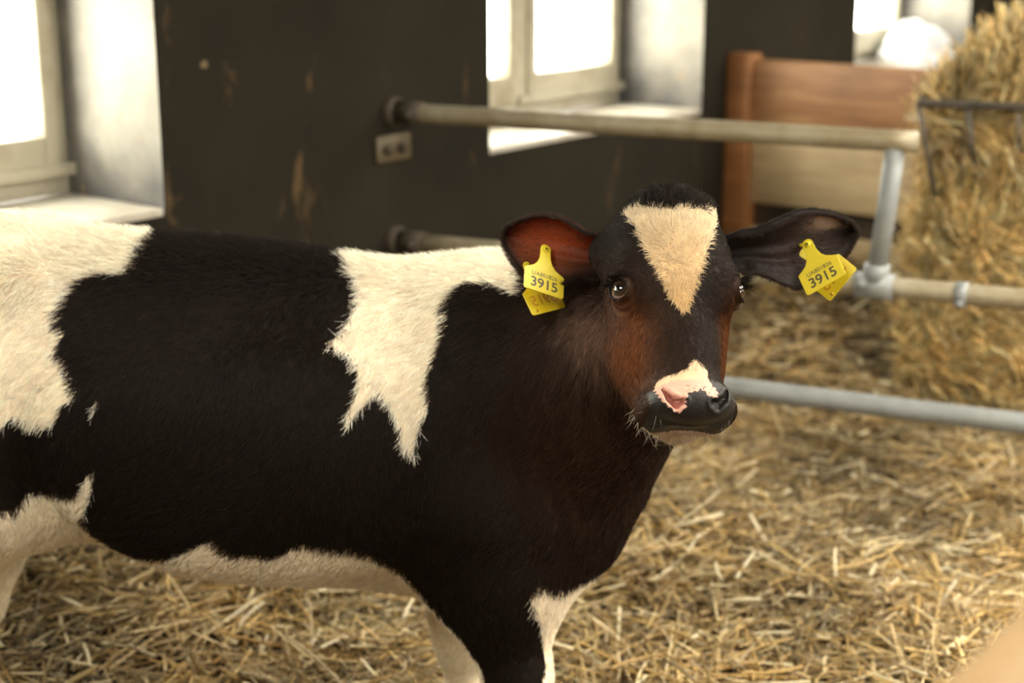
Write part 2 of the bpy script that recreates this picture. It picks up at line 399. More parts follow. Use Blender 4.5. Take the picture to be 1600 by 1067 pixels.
V, F, k = strands(np.stack([x,y,z], -1), D, L, W, rng.uniform(-.25, .25, N))
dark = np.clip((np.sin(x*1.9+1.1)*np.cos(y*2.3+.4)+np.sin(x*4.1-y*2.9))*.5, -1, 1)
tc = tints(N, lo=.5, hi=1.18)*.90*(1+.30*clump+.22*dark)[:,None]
tc[pale] = np.array([.82,.72,.48])*rng.uniform(.8, 1.05, (pale.sum(),1)); lowz = (z-hump(x, y)) < .010; tc[lowz & ~pale] *= .70  # low stalks darkened as gap shade, pale stalks stand in for highlights
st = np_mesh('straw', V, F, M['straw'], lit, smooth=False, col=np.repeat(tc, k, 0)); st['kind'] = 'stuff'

# hay rack hooked on the partition: frame and bars of rebar
RK = np.array([1.235, 4.77, 0]); RAZ = R(109); RX = np.array([math.sin(RAZ), math.cos(RAZ), 0]); RY = np.array([-RX[1], RX[0], 0])
rack = empty('hay_rack', tuple(RK), math.atan2(RX[1], RX[0]))
tag(rack, 'dark rebar hay rack with upright bars full of hay beside the partition', 'rack')
RL, RD, RZ, RB, IN = 1.15, .46, 1.045, .50, .05     # length, depth at the top, top and bottom heights, taper
def rb(name, pts, r, lab=None): return obj(name, tube(pts, r, 10), M['iron'], rack)
def ribs(bm, a, b, r):                                                # rolled ridges of the rebar
    a = Vector(a); b = Vector(b); n = int((b-a).length/.014); d = (b-a).normalized()
    for i in range(n): p = a.lerp(b, (i+.5)/n); add_tube(bm, [p-d*.003, p, p+d*.003], [r*.98, r*1.16, r*.98], 8, False)
bm = bmesh.new(); add_tube(bm, [(0,0,RZ), (RL/2,0,RZ), (RL,0,RZ)], .0125, 10); ribs(bm, (0,0,RZ), (RL,0,RZ), .0125); obj('front_top_bar', bm, M['iron'], rack)
rb('back_top_bar', [(0,RD,RZ), (RL/2,RD,RZ), (RL,RD,RZ)], .010)
for xx in (0, RL): rb('side_bar', [(xx,0,RZ), (xx,RD/2,RZ), (xx,RD,RZ)], .010)
rb('bottom_bar', [(IN*2,RD*.62,RB), (RL/2,RD*.62,RB), (RL-IN*2,RD*.62,RB)], .011)
nb = 9
for i in range(nb):
    s = i/(nb-1); a = (RL*s, 0, RZ); b = (IN*2+(RL-IN*4)*s, RD*.62, RB)
    rb('bar', [a, tuple((np.array(a)+b)/2+np.array([0,-.012,0])), b], .0085)
for s in (.08, .92): rb('leg', [(RL*s,RD,RZ), (RL*s,RD+.01,.5), (RL*s,RD+.02,0)], .011)
for s in (.2, .5, .8): rb('back_bar', [(RL*s,RD,RZ), (RL*s,RD*.9,.75), (RL*s,RD*.62,RB)], .0085)
# the hay: a dense heap that bulges through the bars, over the top and hangs to the litter
hr = np.random.default_rng(11)
def rloc(p): return RK + np.outer(p[:,0], RX) + np.outer(p[:,1], RY) + np.outer(p[:,2], [0,0,1.])
def hay_profile(z):
    """front and back depth of the heap at each height, in rack coordinates"""
    fz = np.array([.02,.25,.45,.65,.80,1.0,1.06,1.11,1.18,1.25]); ff = np.array([.08,.08,.08,.09,.135,.05,.05,.08,.14,.26]); bb = np.array([.42,.42,.42,.42,.46,.48,.46,.44,.40,.30])
    lx = np.array([.03,.02,.02,.03,.05,.03,.09,.14,.23,.36]); rx = np.array([1.15,1.15,1.15,1.15,1.16,1.17,1.15,1.1,.98,.7])
    return np.interp(z, fz, ff), np.interp(z, fz, bb), np.interp(z, fz, lx), np.interp(z, fz, rx)
zs = np.linspace(.02, 1.24, 46); th = np.linspace(0, 2*np.pi, 96, endpoint=False); HV = []
for zz in zs:
    f, b, l, r_ = hay_profile(zz)
    cx, cyy, ax, ay = (l+r_)/2, (f+b)/2, (r_-l)/2*.95, (b-f)/2*.93
    u = np.sign(np.cos(th))*np.abs(np.cos(th))**.55; w = np.sign(np.sin(th))*np.abs(np.sin(th))**.55
    rr = 1 + .05*np.sin(th*5+zz*9) + .04*np.sin(th*11-zz*17) + .03*hr.normal(size=len(th))
    HV.append(np.stack([cx+ax*u*rr, cyy+ay*w*rr, np.full(len(th), zz)+.01*hr.normal(size=len(th))], -1))
HV = np.array(HV); top = np.array([[.5,.3,1.25]])
n = len(th); k = np.arange(n); F = np.concatenate([np.stack([i*n+k, i*n+(k+1)%n, (i+1)*n+(k+1)%n, (i+1)*n+k], -1) for i in range(len(zs)-1)])
Vh = np.concatenate([HV.reshape(-1,3), top]); 
F = np.concatenate([F, np.stack([(len(zs)-1)*n+k, (len(zs)-1)*n+(k+1)%n, np.full(n, len(Vh)-1), np.full(n, len(Vh)-1)], -1)[:, :4]])
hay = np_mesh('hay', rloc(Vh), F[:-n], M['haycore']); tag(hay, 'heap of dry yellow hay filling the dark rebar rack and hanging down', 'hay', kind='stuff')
NC = 1500; PER = 14; NH = NC*PER                                       # locks of stalks lying the same way
def rep(a): return np.repeat(a, PER, 0)
zz = .03 + 1.21*hr.random(NC)**.9; t_ = hr.uniform(0, 2*np.pi, NC); t_ = np.where(hr.random(NC) < .68, hr.uniform(np.pi*.95, np.pi*2.0, NC), t_)
rr = hr.uniform(.93, 1.04, NC); fb = hr.random(NC)*np.pi
lock = hr.uniform(.40, 1.45, NC)
zz = rep(zz) + hr.normal(0, .022, NH); t_ = rep(t_) + hr.normal(0, .05, NH); rr = rep(rr)+hr.uniform(-.03, .03, NH); fb = rep(fb)+hr.normal(0, .28, NH)
zz = np.clip(zz, .02, 1.25)
f, b, l, r_ = hay_profile(zz)
u = np.sign(np.cos(t_))*np.abs(np.cos(t_))**.55; w = np.sign(np.sin(t_))*np.abs(np.sin(t_))**.55
P = np.stack([(l+r_)/2+(r_-l)/2*u*rr, (f+b)/2+(b-f)/2*w*rr, zz], -1)
tang = np.stack([-w, u*.5, np.zeros(NH)], -1); tang /= np.linalg.norm(tang, axis=1, keepdims=True)+1e-6
D = tang*np.cos(fb)[:,None] + np.array([0,0,1.])*np.sin(fb)[:,None]*1.25 + hr.normal(0, .11, (NH,3)); D /= np.linalg.norm(D, axis=1, keepdims=True)
L = hr.uniform(.12, .32, NH); W = hr.uniform(.003, .0075, NH)
NT_ = 900                                                             # stray stalks on the top and the long wisps
P2 = np.stack([hr.uniform(.25,1.05,NT_), hr.uniform(.02,.42,NT_), hr.uniform(1.05,1.27,NT_)], -1); D2 = hr.normal(size=(NT_,3)); D2[:,2] = np.abs(D2[:,2])*1.1; D2 /= np.linalg.norm(D2, axis=1, keepdims=True)
P = np.concatenate([rloc(P), rloc(P2)]); D = np.concatenate([np.outer(D[:,0],RX)+np.outer(D[:,1],RY)+np.outer(D[:,2],[0,0,1.]), D2])
L = np.concatenate([L, hr.uniform(.12,.30,NT_)]); W = np.concatenate([W, hr.uniform(.0022,.0045,NT_)])
V, F, k = strands(P, D, L, W, hr.uniform(-.3, .3, len(P)), r=hr, st=5)
HP = np.array([(.68,.49,.20),(.78,.60,.28),(.58,.41,.16),(.85,.71,.42),(.42,.27,.10),(.66,.56,.27)])
tc = np.r_[np.repeat(lock, PER), np.ones(NT_)][:,None]*tints(len(P), hr, HP, np.array([.26,.2,.2,.12,.14,.08]))
st = np_mesh('hay_stalks', V, F, M['straw'], hay, smooth=False, col=np.repeat(tc, k, 0)); st['kind'] = 'stuff'

# near pipe at the right of the viewer, parallel to the window wall
NR = np.array([.275, .817, 1.15])
near = empty('gate_pipe', (NR[0], NR[1], 0), WALLROT); tag(near, 'blurred tan pipe rail crossing the lower right corner close to the viewer', 'rail')
obj('rail', tube([(-1.9,0,1.15), (-1,0,1.15), (0,0,1.15), (1.0,0,1.15), (2.6,0,1.15)], .030, 28), M['tan'], near)
for xx in (-1.85, 2.55): obj('post', tube([(xx,0,0), (xx,0,.6), (xx,0,1.17)], .035, 20), M['tan'], near)
# ------------------------------------------------------------------ calf: signed distance modelling
def V3(*a): return np.array(a, np.float64)
def nrm(v): v = np.asarray(v, float); return v/np.linalg.norm(v)
# head frame: HU across the face (to the calf's left), HW down the face to the nose, HN out of the forehead
_t, _p = math.radians(23), math.radians(10)
_r = math.radians(-1.6)
_M = np.array([[math.cos(_r),-math.sin(_r),0],[math.sin(_r),math.cos(_r),0],[0,0,1]]) @ np.array([[math.cos(_p),0,math.sin(_p)],[0,1,0],[-math.sin(_p),0,math.cos(_p)]]) @ np.array([[1,0,0],[0,math.cos(_t),math.sin(_t)],[0,-math.sin(_t),math.cos(_t)]])
_P = math.radians(15.3)
_B = np.array([[1,0,0],[0,math.sin(_P),-math.cos(_P)],[0,math.cos(_P),math.sin(_P)]])     # columns: right, up, towards the viewer
HU = _B @ _M @ V3(1,0,0); HW = _B @ _M @ V3(0,-1,0); HN = _B @ _M @ V3(0,0,1)
HO = V3(0.2535, 2.2335, 1.090)
HR = np.stack([HU, HW, HN])                                   # world -> head rows
def h2w(c): return HO + np.asarray(c, float) @ HR
def w2h(p): return (np.asarray(p) - HO) @ HR.T

def sd_ell(q, r):
    r = np.asarray(r, np.float32)
    k0 = np.sqrt(((q/r)**2).sum(-1)); k1 = np.sqrt(((q/(r*r))**2).sum(-1)) + 1e-9
    return k0*(k0-1)/k1
def sd_cone(p, a, b, ra, rb):
    a = np.asarray(a, np.float32); b = np.asarray(b, np.float32); ab = b-a
    t = np.clip(((p-a) @ ab)/(ab @ ab), 0, 1)
    d = np.sqrt((((p-a) - t[:,None]*ab)**2).sum(-1))
    return d - (ra + (rb-ra)*t)
def smin(a, b, k):
    h = np.maximum(k - np.abs(a-b), 0)/k
    return np.minimum(a, b) - h*h*k*0.25
def smax(a, b, k): return -smin(-a, -b, k)
def loft(s, x, y, tab, e, taper):
    """tube along s; table rows: s, top, bottom, half width; x across, y up"""
    T = np.array(tab, np.float32)
    top = np.interp(s, T[:,0], T[:,1]); bot = np.interp(s, T[:,0], T[:,2]); hw = np.interp(s, T[:,0], T[:,3])
    hh = np.maximum((top-bot)/2, .004); hw = np.maximum(hw, .004)
    yn = (y-(top+bot)/2)/hh
    w = hw*(1 - taper[0]*np.clip(yn,0,1)**2 - taper[1]*np.clip(-yn,0,1)**2)
    r = (np.abs(x/w)**e + np.abs(yn)**e)**(1/e)
    d = (r-1)*np.minimum(hh, hw)
    out = np.maximum(T[0,0]-s, s-T[-1,0])
    return np.maximum(d, out*.9)
def smooth_tab(tab, n=60):
    T = np.array(tab, float); s = np.linspace(T[0,0], T[-1,0], n)
    # Catmull-Rom through the rows
    out = []
    for v in s:
        i = min(max(np.searchsorted(T[:,0], v)-1, 0), len(T)-2)
        x0, x1 = T[i,0], T[i+1,0]; t = (v-x0)/(x1-x0)
        m0 = (T[i+1]-T[i-1])/(T[i+1,0]-T[i-1,0]) if i > 0 else (T[i+1]-T[i])/(x1-x0)
        m1 = (T[i+2]-T[i])/(T[i+2,0]-T[i,0]) if i < len(T)-2 else (T[i+1]-T[i])/(x1-x0)
        dx = x1-x0
        out.append((2*t**3-3*t**2+1)*T[i] + (t**3-2*t**2+t)*dx*m0 + (-2*t**3+3*t**2)*T[i+1] + (t**3-t**2)*dx*m1)
    return np.array(out)

BODY = smooth_tab([(-1.26,1.00,.78,.05),(-1.20,1.04,.68,.13),(-1.10,1.066,.60,.18),(-1.0,1.078,.56,.205),(-.9,1.078,.535,.215),(-.75,1.062,.512,.226),
    (-.6,1.053,.462,.238),(-.45,1.045,.447,.242),(-.3,1.027,.443,.237),(-.2,1.018,.43,.22),(-.1,1.016,.42,.198),(0,1.010,.425,.172),(.08,.97,.465,.142),
    (.13,.93,.515,.115),(.175,.86,.575,.088),(.21,.78,.63,.045)])
def ymid(X): return 2.62 - .105*(X+.1)
HEAD = smooth_tab([(-.152,-.035,-.075,.034),(-.138,-.016,-.12,.060),(-.115,-.004,-.165,.078),(-.08,.004,-.185,.093),(-.04,.004,-.19,.095),(0,.000,-.19,.092),(.04,-.006,-.187,.082),
    (.08,-.008,-.172,.070),(.12,-.008,-.150,.061),(.152,-.007,-.130,.057),(.176,-.004,-.114,.062),(.190,-.003,-.106,.067),(.199,-.009,-.100,.067),(.208,-.022,-.096,.060),(.215,-.042,-.089,.047)])

EYES = [(V3(-.0815,.010,-.044), nrm(V3(-.72,.06,.70))), (V3(.083,.005,-.044), nrm(V3(.76,.06,.64)))]
ER = .0195
def eye_frame(dirn):
    c = dirn; a = nrm(np.cross(V3(0,1,0), c)); b = np.cross(c, a)      # a: along the slit, b: down
    return a, b, c

PR = []   # (center, bound, k, fn)
def cone(a, b, ra, rb, k=.05):
    a = V3(*a); b = V3(*b); PR.append(((a+b)/2, np.linalg.norm(b-a)/2+max(ra,rb)+k+.05, k, lambda p: sd_cone(p, a, b, ra, rb)))
def ell(c, r, k=.05, ax=None):
    c = V3(*c); A = np.eye(3) if ax is None else np.asarray(ax)
    PR.append((c, max(r)+k+.09, k, lambda p: sd_ell((p-c.astype(np.float32)) @ A.T.astype(np.float32), r)))
def hell(c, r, k=.02): ell(h2w(c), r, k, HR)
def hcone(a, b, ra, rb, k=.02): cone(h2w(a), h2w(b), ra, rb, k)

PR.append((V3(-.5,2.65,.75), 1.05, .05, lambda p: loft(p[:,0], p[:,1]-ymid(p[:,0]), p[:,2], BODY, 2.25, (.30,.10))))
# shoulder, chest and neck
ell((-.04,2.485,.74),(.14,.075,.26),.11); ell((-.04,2.735,.74),(.14,.075,.26),.11)
ell((.07,2.51,.655),(.08,.085,.14),.10); ell((.07,2.67,.655),(.08,.085,.14),.10)
ell((.128,2.56,.66),(.075,.08,.16),.09)
cone((-.02,2.60,.80),(.12,2.51,.85),.175,.148,.08)
cone((.05,2.60,.90),(.175,2.47,.97),.105,.082,.08)
cone((.12,2.52,.85),(.205,2.41,.93),.150,.098,.08)
cone((.115,2.51,.72),(.20,2.38,.86),.105,.07,.08)
# ribs, hip bones, thighs
ell((-.48,2.47,.72),(.26,.07,.17),.14); ell((-.48,2.86,.72),(.26,.07,.17),.14)
ell((-.86,2.56,1.01),(.06,.04,.04),.09); ell((-.86,2.83,1.01),(.06,.04,.04),.09)
for s, y in ((-1,2.575),(1,2.86)):
    ell((-1.05,y,.80),(.19,.11,.25),.11)
    cone((-.98,y-.005*s,.74),(-.88,y,.61),.14,.085,.10)
cone((-1.24,2.74,1.03),(-1.29,2.75,.94),.035,.026,.03); cone((-1.29,2.75,.94),(-1.30,2.75,.5),.026,.016,.02); cone((-1.30,2.75,.5),(-1.30,2.75,.36),.022,.034,.02)
# hind legs: gaskin, hock, cannon, fetlock, hoof
def hindleg(y, st, r0, hk, r1, ft):
    cone(st, hk, r0, r1, .06)
    cone(hk, (hk[0]-.05,y,hk[2]-.035), r1-.005, .040, .04)
    cone((hk[0]-.045,y,hk[2]-.02), (ft-.05,y,.15), .040, .031, .04)
    cone((ft-.05,y,.15), (ft-.03,y,.105), .036, .038, .03)
    cone((ft-.03,y,.10), (ft,y,.045), .034, .042, .03)
hindleg(2.55, (-.945,2.55,.63), .096, (-1.12,2.55,.46), .055, -1.085)
hindleg(2.80, (-.965,2.80,.56), .098, (-1.045,2.80,.31), .052, -1.01)
# fore legs
def foreleg(x0, y0, x1, y1):
    cone((x0,y0,.62),(x0+.005,y0-.01,.50),.108,.090,.10)
    cone((x0+.005,y0-.01,.50),(x1,y1,.335),.089,.056,.06)
    cone((x1,y1,.335),(x1+.004,y1,.275),.056,.052,.03)
    cone((x1+.004,y1,.27),(x1+.002,y1,.14),.038,.030,.04)
    cone((x1+.002,y1,.135),(x1+.015,y1,.095),.036,.037,.03)
    cone((x1+.015,y1,.095),(x1+.04,y1,.045),.034,.042,.03)
foreleg(-.026,2.49,.008,2.455)
foreleg(-.075, 2.70, -.098, 2.715)
# head
def head_loft(p):
    q = (p-HO.astype(np.float32)) @ HR.T.astype(np.float32)
    t = np.clip((q[:,1]-.14)/.05, 0, 1)
    return loft(q[:,1], q[:,0], q[:,2], HEAD, 2.5+.9*t, (.22,.28))
PR.append((h2w((0,.04,-.09)), .26, .03, head_loft))
for s in (-1,1):
    hell((s*.062,-.004,-.045),(.036,.040,.036),.03)                # brow
    hcone((s*.046,-.108,-.10),(s*.082,-.088,-.118),.032,.025,.04)  # ear root
    hell((s*.052,.055,-.125),(.032,.075,.055),.04)                 # cheek
    hcone((s*.050,.06,-.150),(s*.036,.165,-.108),.036,.030,.03)      # jaw
    hell((s*.045,.188,-.058),(.024,.026,.036),.022)                # muzzle wing
    hell((s*.033,.190,-.016),(.022,.022,.016),.018)                # nostril rim
hell((.006,-.125,-.055),(.056,.030,.045),.03)                         # poll
hell((0,.185,-.108),(.043,.037,.019),.014)                         # chin
hcone((0,.10,-.045),(0,.188,-.022),.036,.030,.03)                  # bridge of the nose
for E, dr in EYES: PR.append((h2w(E), .06, .012, lambda p, E=E: np.sqrt(((p-h2w(E).astype(np.float32))**2).sum(-1)) - .0212))

def sdf(P):
    P = np.asarray(P, np.float32); f = np.full(len(P), .3, np.float32)
    for c, R, k, fn in PR:
        d2 = ((P-c.astype(np.float32))**2).sum(-1); m = np.nonzero(d2 < R*R)[0]
        if len(m): f[m] = smin(f[m], fn(P[m]), k)
    return f

def sstep(x, a, b):
    t = np.clip((x-a)/(b-a), 0, 1); return t*t*(3-2*t)
def seg2(x, y, pts):
    """distance in the plane to a polyline with a half width at each point"""
    best = np.full(len(x), 9.)
    for (ax, ay, ra), (bx, by, rb) in zip(pts[:-1], pts[1:]):
        dx, dy = bx-ax, by-ay; t = np.clip(((x-ax)*dx+(y-ay)*dy)/(dx*dx+dy*dy), 0, 1)
        best = np.minimum(best, np.hypot(x-ax-t*dx, y-ay-t*dy) - (ra+(rb-ra)*t))
    return best
def carve(P):
    """brush strokes on the head: eye slits and lids, nostrils, mouth, tear line"""
    q = w2h(P); out = np.zeros((len(P),3))
    front = q[:,2] > -.14
    for s in (-1,1):
        x = q[:,0]*s
        # nostril: wide near the middle, a tail that runs up and outward
        d = seg2(x, q[:,1], [(.023,.201,.0035),(.030,.203,.0055),(.040,.1945,.0045),(.047,.180,.0015)])
        m = front & (q[:,2] > -.05) & (np.abs(d) < .02)
        dep = .013*(1-sstep(d[m], -.0035, .0022)) - .0022*np.exp(-((d[m]-.005)/.003)**2)
        out[m] += dep[:,None]*np.array([s*.25,-.45,-.85])
    for E, dr in EYES:
        a, b, c = eye_frame(dr); e = q-E; A = e @ a; B = e @ b; Cc = e @ c
        m = (Cc > .004) & (np.abs(A) < .04) & (np.abs(B) < .04)
        dd = (np.sqrt((A[m]/.0165)**2 + (B[m]/.0140)**2)-1)*.0145
        dep = -.0085*(1-sstep(dd, -.0022, .0006)) + .0022*np.exp(-((dd-.0022)/.0016)**2) - .0025*np.exp(-((dd-.0085)/.0028)**2)
        out[m] += dep[:,None]*c
    # mouth line round the muzzle
    zm = -.078
    m = (q[:,1] > .10) & (q[:,1] < .26) & (np.abs(q[:,2]-zm) < .02)
    dep = .006*np.exp(-((q[m,2]-zm)/.0028)**2)*sstep(q[m,1], .12, .15)
    cen = np.stack([q[m,0]*.0, np.full(m.sum(), .15), np.full(m.sum(), zm)], -1)
    v = cen-q[m]; v[:,2] = 0; v /= np.maximum(np.linalg.norm(v, axis=1, keepdims=True), 1e-6)
    out[m] += dep[:,None]*v
    return P + out @ HR

def surface_nets(h, lo, hi, nb=8):
    B = h*nb; n = np.ceil((np.array(hi)-lo)/B).astype(int); lo = np.array(lo, float)
    I = np.stack(np.meshgrid(*[np.arange(k) for k in n], indexing='ij'), -1).reshape(-1,3)
    fc = sdf(lo + (I+.5)*B); I = I[np.abs(fc) < B*1.25]
    g = np.arange(nb+1); L = np.stack(np.meshgrid(g,g,g, indexing='ij'), -1).reshape(-1,3)
    verts = []; keys = []; quads = []
    S = (n.max()*nb+4)
    enc = lambda ijk: (ijk[...,0].astype(np.int64)*S + ijk[...,1])*S + ijk[...,2]
    edges_k = []
    for c0 in range(0, len(I), 1500):
        Ib = I[c0:c0+1500]; G = Ib[:,None,:]*nb + L[None]
        f = sdf((lo + G.reshape(-1,3)*h)).reshape(len(Ib), nb+1, nb+1, nb+1)
        acc = np.zeros((len(Ib),nb,nb,nb,3)); cnt = np.zeros((len(Ib),nb,nb,nb))
        ins = f < 0
        for ax in range(3):
            sl0 = [slice(None)]*4; sl1 = [slice(None)]*4; sl0[ax+1] = slice(0,nb); sl1[ax+1] = slice(1,nb+1)
            f0 = f[tuple(sl0)]; f1 = f[tuple(sl1)]; cr = (f0 < 0) != (f1 < 0)
            with np.errstate(all='ignore'): t = np.where(cr, f0/(f0-f1), 0)
            o = [k for k in range(3) if k != ax]
            for da in (0,1):
                for db in (0,1):
                    s = [slice(None)]*4; s[o[0]+1] = slice(da,da+nb); s[o[1]+1] = slice(db,db+nb)
                    c = cr[tuple(s)]; tt = t[tuple(s)]
                    cnt += c
                    acc[...,ax] += np.where(c, tt, 0); acc[...,o[0]] += c*da; acc[...,o[1]] += c*db
            # edges owned by the block: start corner inside 0..nb-1 in every axis
            s = [slice(None)]+[slice(0,nb)]*3; own = cr[tuple(s)]
            bi, i, j, k = np.nonzero(own)
            gi = Ib[bi]*nb + np.stack([i,j,k],-1)
            edges_k.append((ax, gi, ins[bi,i,j,k]))
        act = cnt > 0; bi, i, j, k = np.nonzero(act)
        cell = Ib[bi]*nb + np.stack([i,j,k],-1)
        verts.append(lo + (cell + acc[act]/cnt[act][:,None])*h); keys.append(enc(cell))
    verts = np.concatenate(verts); keys = np.concatenate(keys)
    o = np.argsort(keys); ks = keys[o]
    for ax, gi, inside in edges_k:
        a, b = [k for k in range(3) if k != ax]
        def sh(da, db):
            c = gi.copy(); c[:,a] -= da; c[:,b] -= db; return enc(c)
        q = np.stack([sh(1,1), sh(0,1), sh(0,0), sh(1,0)], -1)
        pos = np.minimum(np.searchsorted(ks, q), len(ks)-1); ok = (ks[pos] == q).all(1)
        q = o[pos]
        flip = inside if ax != 1 else ~inside
        q = np.where(flip[:,None], q, q[:,::-1])
        quads.append(q[ok])
    return verts, np.concatenate(quads)
def grad(P, e=.0015):
    g = np.stack([sdf(P+np.eye(3)[i]*e) - sdf(P-np.eye(3)[i]*e) for i in range(3)], -1)/(2*e)
    return g
def project(P, it=2, cap=.004):
    for _ in range(it):
        g = grad(P); f = sdf(P); l2 = np.maximum((g**2).sum(-1), .04)
        st = -(f/l2)[:,None]*g; ln = np.linalg.norm(st, axis=1, keepdims=True)
        P = P + st*np.minimum(1, cap/np.maximum(ln, 1e-9))
    return P

def refine(V, Q, masks):
    """split the quads whose centre passes each mask in turn"""
    me = bpy.data.meshes.new('tmp'); me.from_pydata(V.tolist(), [], Q.tolist())
    bm = bmesh.new(); bm.from_mesh(me); bpy.data.meshes.remove(me)
    for test in masks:
        cen = np.array([f.calc_center_median()[:] for f in bm.faces]); ok = test(cen)
        fs = [f for f, k in zip(bm.faces, ok) if k]
        ed = list({e for f in fs for e in f.edges})
        bmesh.ops.subdivide_edges(bm, edges=ed, cuts=1, use_grid_fill=True)
    return bm
# ------------------------------------------------------------------ calf: the body as one continuous skin
CO = np.array([-.5, 2.65, 0.])                                          # the calf stands here
V, Q = surface_nets(.006, (-1.42,2.0,-.02), (.5,3.06,1.34)); V = project(V, 3)
def near_head(c):
    q = w2h(c); return (np.abs(q[:,0]) < .13) & (q[:,1] > -.17) & (q[:,1] < .26) & (q[:,2] > -.17) & (q[:,2] < .05)
def near_eye(c, r=.034): q = w2h(c); return np.minimum(*[np.linalg.norm(q-E, axis=1) for E, _ in EYES]) < r
def near_nose(c): q = w2h(c); return (q[:,1] > .160) & (q[:,2] > -.11) & (q[:,1] < .26) & (np.abs(q[:,0]) < .1)
bm = refine(V, Q, [near_head, lambda c: near_eye(c) | near_nose(c), lambda c: near_eye(c, .029)])
me = bpy.data.meshes.new('calf'); bm.to_mesh(me); bm.free()
P = np.empty(len(me.vertices)*3); me.vertices.foreach_get('co', P); P = P.reshape(-1,3)
k = near_head(P); P[k] = project(P[k], 3); P[k] = carve(P[k])
# loose skin folds on the turned neck
def folds(P):
    m = np.exp(-(((P[:,0]-.105)/.085)**2 + ((P[:,2]-.80)/.16)**2))*(P[:,1] < 2.56)
    m = m*(w2h(P)[:,2] < -.15)
    return .0034*m*np.sin((P[:,0]*.95-P[:,1]*.35+.12*(P[:,2]-.8)+.012*np.sin(P[:,2]*11)+.006*np.sin(P[:,0]*60))*2*np.pi/.045)*(.6+.4*np.sin(P[:,2]*19+P[:,0]*30))
g0 = grad(P, .003); g0 /= np.maximum(np.linalg.norm(g0, axis=1, keepdims=True), 1e-6)
P = P + g0*folds(P)[:,None]
me.vertices.foreach_set('co', (P-CO).ravel()); me.shade_smooth(); me.update()
SKINP = P

def inside(x, y, poly):
    c = np.zeros(len(x), bool); n = len(poly)
    for i in range(n):
        x0, y0 = poly[i]; x1, y1 = poly[(i+1) % n]
        if y0 == y1: continue
        k = ((y0 > y) != (y1 > y)) & (x < (x1-x0)*(y-y0)/(y1-y0)+x0); c ^= k
    return c
RUMP = [(-.560,1.2),(-.575,1.075),(-.615,1.053),(-.632,1.041),(-.635,1.026),(-.647,1.012),(-.674,1.015),(-.702,1.011),(-.723,.999),(-.728,.986),(-.742,.99),(-.743,.97),(-.761,.962),(-.746,.954),(-.754,.942),(-.741,.934),(-.746,.909),(-.755,.897),(-.729,.878),(-.713,.857),(-.71,.84),(-.728,.83),(-.736,.803),(-.763,.788),(-.799,.79),(-.83,.796),(-.846,.777),(-.90,.76),(-1.05,.80),(-1.15,.72),(-1.6,.7),(-1.6,1.2)]
NICK = [(-.676,.838),(-.669,.838),(-.669,.826),(-.675,.818)]
BELLY = [(-1.6,.62),(-.856,.63),(-.836,.634),(-.813,.655),(-.762,.672),(-.734,.668),(-.705,.687),(-.694,.717),(-.68,.731),(-.687,.686),(-.702,.656),(-.720,.625),(-.708,.592),(-.672,.562),(-.640,.549),(-.60,.552),(-.565,.566),(-.531,.589),(-.492,.606),(-.483,.587),(-.443,.574),(-.395,.573),(-.357,.595),(-.31,.591),(-.264,.584),(-.224,.561),(-.19,.532),(-.155,.49),(-.125,.455),(-.099,.43),(-.069,.39),(-.05,.358),(-.044,.334),(-.03,.25),(.3,.25),(.3,-.2),(-1.6,-.2)]
FRONT = [(.034,.516),(.035,.486),(.048,.451),(.056,.413),(.056,.371),(.051,.345),(.045,.24),(.3,.24),(.3,.50),(.09,.502),(.053,.523)]
BAND = [(-.30,1.2),(-.291,1.025),(-.272,1.02),(-.274,1.013),(-.26,1.003),(-.256,.979),(-.263,.961),(-.276,.943),(-.301,.926),(-.287,.918),(-.269,.91),(-.254,.898),(-.248,.88),(-.251,.853),(-.267,.82),(-.27,.807),(-.243,.832),(-.221,.852),(-.207,.852),(-.189,.826),(-.179,.80),(-.175,.773),(-.159,.764),(-.148,.80),(-.135,.826),(-.135,.869),(-.122,.912),(-.111,.945),(-.106,.973),(-.104,.986),(-.089,.999),(-.064,1.010),(-.037,1.013),(-.011,1.010),(.008,1.002),(.016,1.012),(.02,1.2)]
BLAZE = [(-.072,-.117),(-.065,-.094),(-.059,-.07),(-.051,-.04),(-.038,-.007),(-.029,.017),(-.02,.037),(-.009,.052),(-.003,.055),(.002,.046),(.008,.024),(.02,.003),(.03,-.027),(.045,-.062),(.070,-.112),(.059,-.121),(.031,-.105),(.005,-.107),(-.012,-.102),(-.031,-.104),(-.052,-.116)]
NOSE = [(-.001,.133),(-.011,.149),(-.029,.156),(-.041,.156),(-.05,.161),(-.057,.176),(-.054,.190),(-.047,.201),(-.035,.210),(-.028,.214),(-.021,.2125),(-.018,.207),(-.019,.199),(-.015,.189),(-.005,.187),(.004,.184),(.009,.186),(.014,.193),(.026,.195),(.030,.187),(.022,.174),(.017,.161),(.019,.149),(.007,.139)]
def wob(P, s=1.0):
    return np.stack([np.sin(P[:,2]*61+P[:,0]*23)+np.sin(P[:,0]*97-P[:,2]*41), np.zeros(len(P)), np.sin(P[:,0]*71+P[:,2]*17)+np.sin(P[:,2]*113+P[:,0]*53)], -1)*.0018*s
def white_mask(P):
    W = P + wob(P); x, z = W[:,0], W[:,2]; q = w2h(P)
    body = q[:,2] < -.15
    w = (inside(x, z, RUMP) | inside(x, z, NICK) | inside(x, z, BAND) | inside(x, z, BELLY) | inside(x, z, FRONT)) & ((P[:,0] < .12) | (z < .5))
    w |= (P[:,1] > 2.64) & (z < .47) & (np.abs(P[:,0]+.09) < .13)
    return w
def blaze_mask(q): return inside(q[:,0], q[:,1], BLAZE) & (q[:,2] > -.075)
def nose_mask(q): return inside(q[:,0], q[:,1], NOSE) & (q[:,2] > -.07)
